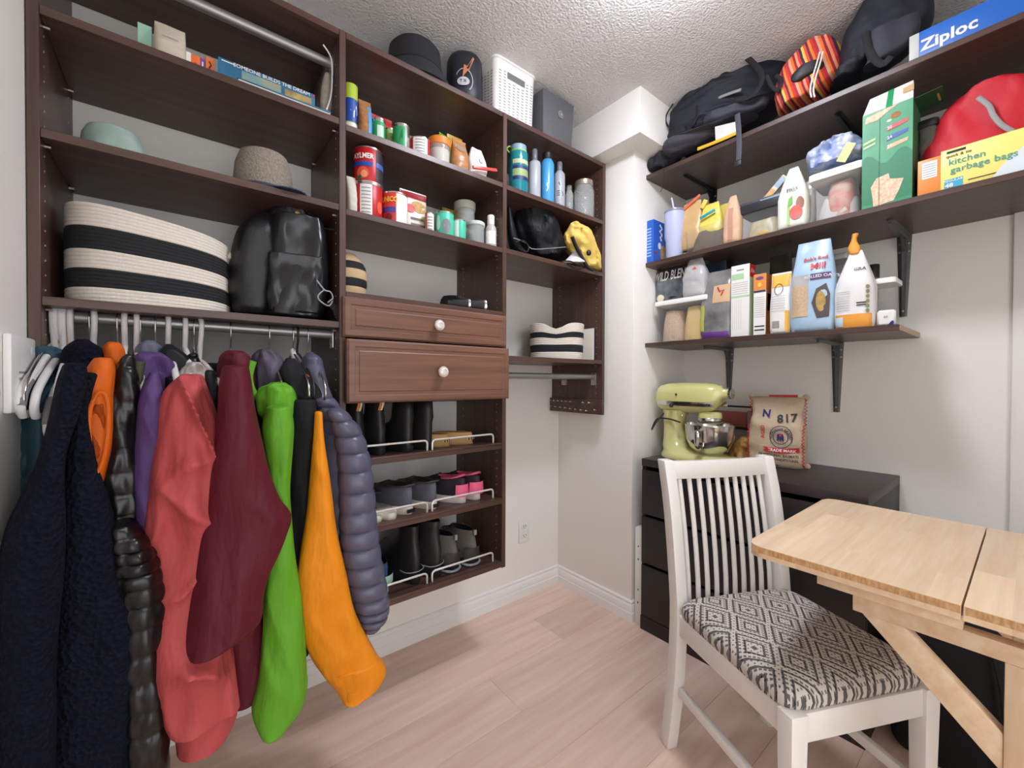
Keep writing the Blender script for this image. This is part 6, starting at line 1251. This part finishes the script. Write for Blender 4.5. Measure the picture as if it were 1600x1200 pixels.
soft('body', [(1350, 1430, 10), (1335, 1438, 35), (1328, 1436, 60), (1324, 1420, 82), (1322, 1395, 100), (1310, 1360, 118), (1303, 1340, 136)], BPK, t, X(.22), .20, nr=26, fold=.006, ff=8, wr=.008, wf=12, zmin=zT)
soft('front_pocket', [(1362, 1425, 40), (1360, 1424, 62), (1362, 1408, 84), (1352, 1376, 104)], BPD, t, X(.13), .06, nr=14, fold=.004, zmin=zT)
P = [at(x, y, x=.095)-t.location for x, y in ((1352, 50), (1356, 72), (1366, 92), (1380, 100), (1392, 88))]; G().tube(spline(P, 16), [(.010, .003)]*16, 8, flat=(0, 0, 1)).build('shoulder_strap', BKF, t)
t = thing('zip_bag_carton', 'long blue carton with big white lettering on the top wall shelf', 'box', (.115, at(1436, 70, x=.115).y, zT), rz=-PI/2, group=g9)
G().box(0, .27, 0, .07, 0, .085).build('carton', P_('ziploc_blue', (32, 100, 190), .45), t, bevel=.001); G().box(-.022, 0, .0, .07, 0, .085).build('end_panel', P_('ziploc_end', (196, 196, 190), .5), t, bevel=.001)
s = Surf(t, lambda a, b, o: (a, -o, b)); s.text('Ziploc', .062, .038, .045, WHITE, bold=.03)
# ------------------------------------------------------------------ on the dresser
YG = P_('lime_enamel', (210, 206, 138), .22, coat=.5); CHR = P_('polished_steel', (205, 203, 200), .12, metal=1)
dz = .772
t = thing('stand_mixer', 'pale lime stand mixer with a steel bowl on the dresser', 'mixer', (.17, -.598, dz), rz=-PI/2)
t.scale = (.94, 1, 1)
def oval(cx_, cy_, a, b, z, n=28, q=2.4): return [(cx_+a*math.copysign(abs(math.cos(2*PI*i/n))**(2/q), math.cos(2*PI*i/n)), cy_+b*math.copysign(abs(math.sin(2*PI*i/n))**(2/q), math.sin(2*PI*i/n)), z) for i in range(n)]
G().loft([oval(.13, 0, .185, .105, .0), oval(.13, 0, .185, .105, .012), oval(.12, 0, .170, .092, .024), oval(.06, 0, .105, .078, .034), oval(.01, 0, .062, .060, .05), oval(.002, 0, .050, .050, .09), oval(-.002, 0, .046, .046, .14), oval(0, 0, .050, .048, .185), oval(.01, 0, .064, .052, .215)]).build('stand', YG, t, ang=60)
def yz(x, a, b, zc, n=28, q=2.6): return [(x, a*math.copysign(abs(math.cos(2*PI*i/n))**(2/q), math.cos(2*PI*i/n)), zc+b*math.copysign(abs(math.sin(2*PI*i/n))**(2/q), math.sin(2*PI*i/n))) for i in range(n)]
hd = G().loft([yz(-.080, .03, .03, .275), yz(-.076, .048, .048, .273), yz(-.060, .058, .060, .272), yz(-.02, .062, .068, .272), yz(.08, .062, .070, .273), yz(.16, .060, .067, .275), yz(.20, .053, .056, .281), yz(.225, .038, .038, .290), yz(.235, .024, .022, .296), yz(.262, .021, .019, .297), yz(.264, .014, .012, .297)]).build('motor_head', YG, t, ang=60)
G().lathe([(.021, 0), (.023, .002), (.023, .012), (.016, .015), (0, .015)], 24).xf(lambda v: (.263+v.z, v.x, .297+v.y)).build('hub_cap', CHR, hd)
for sd in (-1, 1): G().box(-.055, .225, sd*.0625-.0012, sd*.0625+.0012, .238, .258).build('trim_band', CHR, hd, bevel=.001)
s = Surf(hd, lambda a, b, o: (a, -.0640-o, b)); s.text('KitchenAid', .178, .248, .013, BLKP)
G().ell((.045, -.066, .289), (.005, .004, .005), 12, 8).build('screw_plug', BLKP, hd); G().ell((.022, -.068, .238), (.010, .009, .009), 12, 8).build('speed_knob', BLKP, hd)
G().lathe([(.045, .165), (.052, .170), (.052, .196), (.05, .21), (.04, .215)], 28, c=(.175, 0, 0)).build('planetary', YG, hd); G().lathe([(.053, .172), (.0545, .174), (.0545, .188), (.053, .190)], 28, c=(.175, 0, 0), cap=(False, False)).build('drip_ring', CHR, hd)
bw_ = G().lathe([(.045, .026), (.055, .028), (.058, .036), (.085, .060), (.102, .10), (.106, .15), (.1065, .158), (.1085, .159), (.1085, .162), (.104, .162), (.103, .15), (.098, .10), (.08, .064), (.05, .042), (0, .042)], 40, c=(.175, 0, 0)).build('bowl', CHR, t, ang=50)
G().tube(spline([(.185, -.103, .142), (.188, -.128, .142), (.19, -.140, .13), (.19, -.138, .085), (.188, -.120, .066), (.182, -.092, .068)], 18), [(.011, .005)]*18, 10, flat=(1, 0, 0)).build('bowl_handle', CHR, bw_)
G().tube(spline([(-.03, -.048, .20), (-.055, -.075, .155), (-.075, -.08, .12), (-.06, -.06, .17), (.0, -.055, .175), (.07, -.07, .165)], 26), .0035, 8).build('power_cord', BLKP, t)
t = thing('wire_rack', 'dark wire rack holding a brick-red box behind the mixer', 'rack', (.40, -.78, dz), rz=-PI/2)
for x_ in (-.15, .075):
    G().bar((x_, -.02, 0), (x_, -.02, .235), .008, .008, up=(0, 1, 0)).build('post', BLKP, t); G().bar((x_, .03, 0), (x_, .03, .235), .008, .008, up=(0, 1, 0)).build('post', BLKP, t)
for z_ in (.13, .232): G().bar((-.15, -.02, z_), (.075, -.02, z_), .006, .008).build('rail', BLKP, t)
G().box(-.14, .045, -.01, .025, .137, .205).build('red_box', P_('brick_red', (166, 92, 78), .6), t, bevel=.001); G().box(.048, .07, -.012, .025, .137, .215).build('grey_box', GREYP, t, bevel=.001); G().box(-.15, .075, -.02, .03, .128, .136).build('tray', BLKP, t)
t = thing('pasta_bundle', 'crumpled brown bag of dried pasta between mixer and rice sack', 'bag', (.33, -.855, dz))
soft('bag', [(1158, 1170, 684), (1150, 1172, 692), (1142, 1173, 704), (1136, 1173, 716), (1134, 1172, 728)], mat('amber_film', (186, 138, 76), .3, var=.4, vscale=40), t, X(.32), .09, nr=14, fold=.008, ff=14, wr=.012, wf=24, zmin=dz)
BUR = mat('jute_cloth', (204, 180, 152), .9, bump=.35, bscale=300, var=.12, vscale=40)
t, s = pouch('rice_sack', 'jute rice sack printed 817 with red stitched edges on the dresser', 'sack', 1174, 1260, 620, dz, .13, BUR, X(.31), seed=41, crk=.012, wtop=.97, top=1.15, rz=.12, waist=.10)
IND = P_('indigo_ink', (46, 44, 104), .8); RIN = P_('red_ink', (196, 44, 44), .8); w2 = s.w; hS = s.h
for sd in (-1, 1):
    prev = []
    for i in range(41):
        q = .02+.96*i/40; v = s.f(sd*w2*.47, q*hS, .002); prev.append(v+Vector((sd*(.006 if i % 2 else -.002), -.001, 0)))
    G().tube(prev, .0019, 6).build('edge_stitch', RIN, t)
for sx_, q in ((-.5, 1.0), (.5, 1.0), (.52, .03)):
    v = s.f(sx_*w2*.96, q*hS, 0); G().ell((v.x, v.y+.004, v.z), (.014, .006, .012), 12, 8).build('corner_ear', BUR, t)
s.text('N', -w2*.14, hS*.76, hS*.14, IND, bold=.03, off=.004); s.text('817', w2*.22, hS*.70, hS*.16, BLKP, bold=.02, off=.004, rot=.12); s.text('AGED', -w2*.18, hS*.50, hS*.07, RIN, rot=PI/2, off=.004, bold=.02)
ec, eb = w2*.13, hS*.44
for rr_ in (.135, .088): s.line('emblem_ring', [(ec+rr_*hS*1.0*math.cos(a), eb+rr_*hS*1.15*math.sin(a)) for a in [2*PI*i/36 for i in range(37)]], .0026, IND, off=.004)
s.text('ELEPHANT BRAND', ec, eb-.004, hS*.048, BLKP, arc=hS*.118, off=.0045, bold=.015)
EL = [(-.040, -.04), (-.040, .012), (-.034, .03), (-.016, .038), (.012, .038), (.030, .030), (.036, .010), (.036, -.04), (.022, -.04), (.022, -.012), (.008, -.014), (.008, -.04), (-.006, -.04), (-.006, -.012), (-.022, -.014), (-.026, -.04)]
s.poly('elephant', [(ec+a*hS*1.05, eb+b*hS*1.3) for a, b in EL], IND, off=.0045); s.poly('elephant_blanket', [(ec-.014*hS, eb+.042*hS), (ec+.014*hS, eb+.046*hS), (ec+.016*hS, eb+.012*hS), (ec-.012*hS, eb+.008*hS)], RIN, off=.0055)
rib = [(ec-w2*.32, eb-hS*.15), (ec-w2*.26, eb-hS*.175), (ec-w2*.30, eb-hS*.215), (ec, eb-hS*.235), (ec+w2*.30, eb-hS*.205), (ec+w2*.30, eb-hS*.135), (ec, eb-hS*.165), (ec-w2*.2, eb-hS*.155)]
s.poly('ribbon', rib, RIN, off=.0052); s.text('TRADE MARK', ec+w2*.02, eb-hS*.190, hS*.055, WHITE, off=.0075, bold=.02)
s.text('TRADITIONAL BASMATI', w2*.08, hS*.175, hS*.05, BLKP, off=.005, bold=.015, sx=.9); s.text('RIZ BASMATI TRADITIONNEL', w2*.06, hS*.115, hS*.05, BLKP, off=.005, bold=.015, sx=.8); s.text('NET WT.', w2*.05, hS*.035, hS*.035, BLKP, off=.006, sx=.9)
G().bar((-w2*.16, .006, hS*1.0), (w2*.34, .006, hS*1.01), .004, .014).build('red_lining', RIN, t)
# ------------------------------------------------------------------ left wall: intercom and hook
t = thing('wall_intercom', 'white intercom panel on the left wall beside the hangers', 'intercom', (xL, -.40, 1.135))
G().box(0, .012, -.10, .10, -.075, .070).build('case', PLASTW, t, bevel=.004); G().ell((.012, .03, .045), (.001, .008, .008), 16, 8).build('button', WHITE, t)
[G().box(.0115, .0126, -.06, -.01, -.05+.012*i, -.046+.012*i).build('speaker_slot', GREYP, t) for i in range(5)]
t = thing('light_switch', 'rounded white plate at the edge of the left wall by the closet', 'switch', (xL, -.235, 1.175)); G().box(0, .010, -.022, .022, -.055, .055).build('plate', PLASTW, t, bevel=.006); G().box(.010, .014, -.008, .008, -.02, .02).build('rocker', PLASTW, t, bevel=.002)
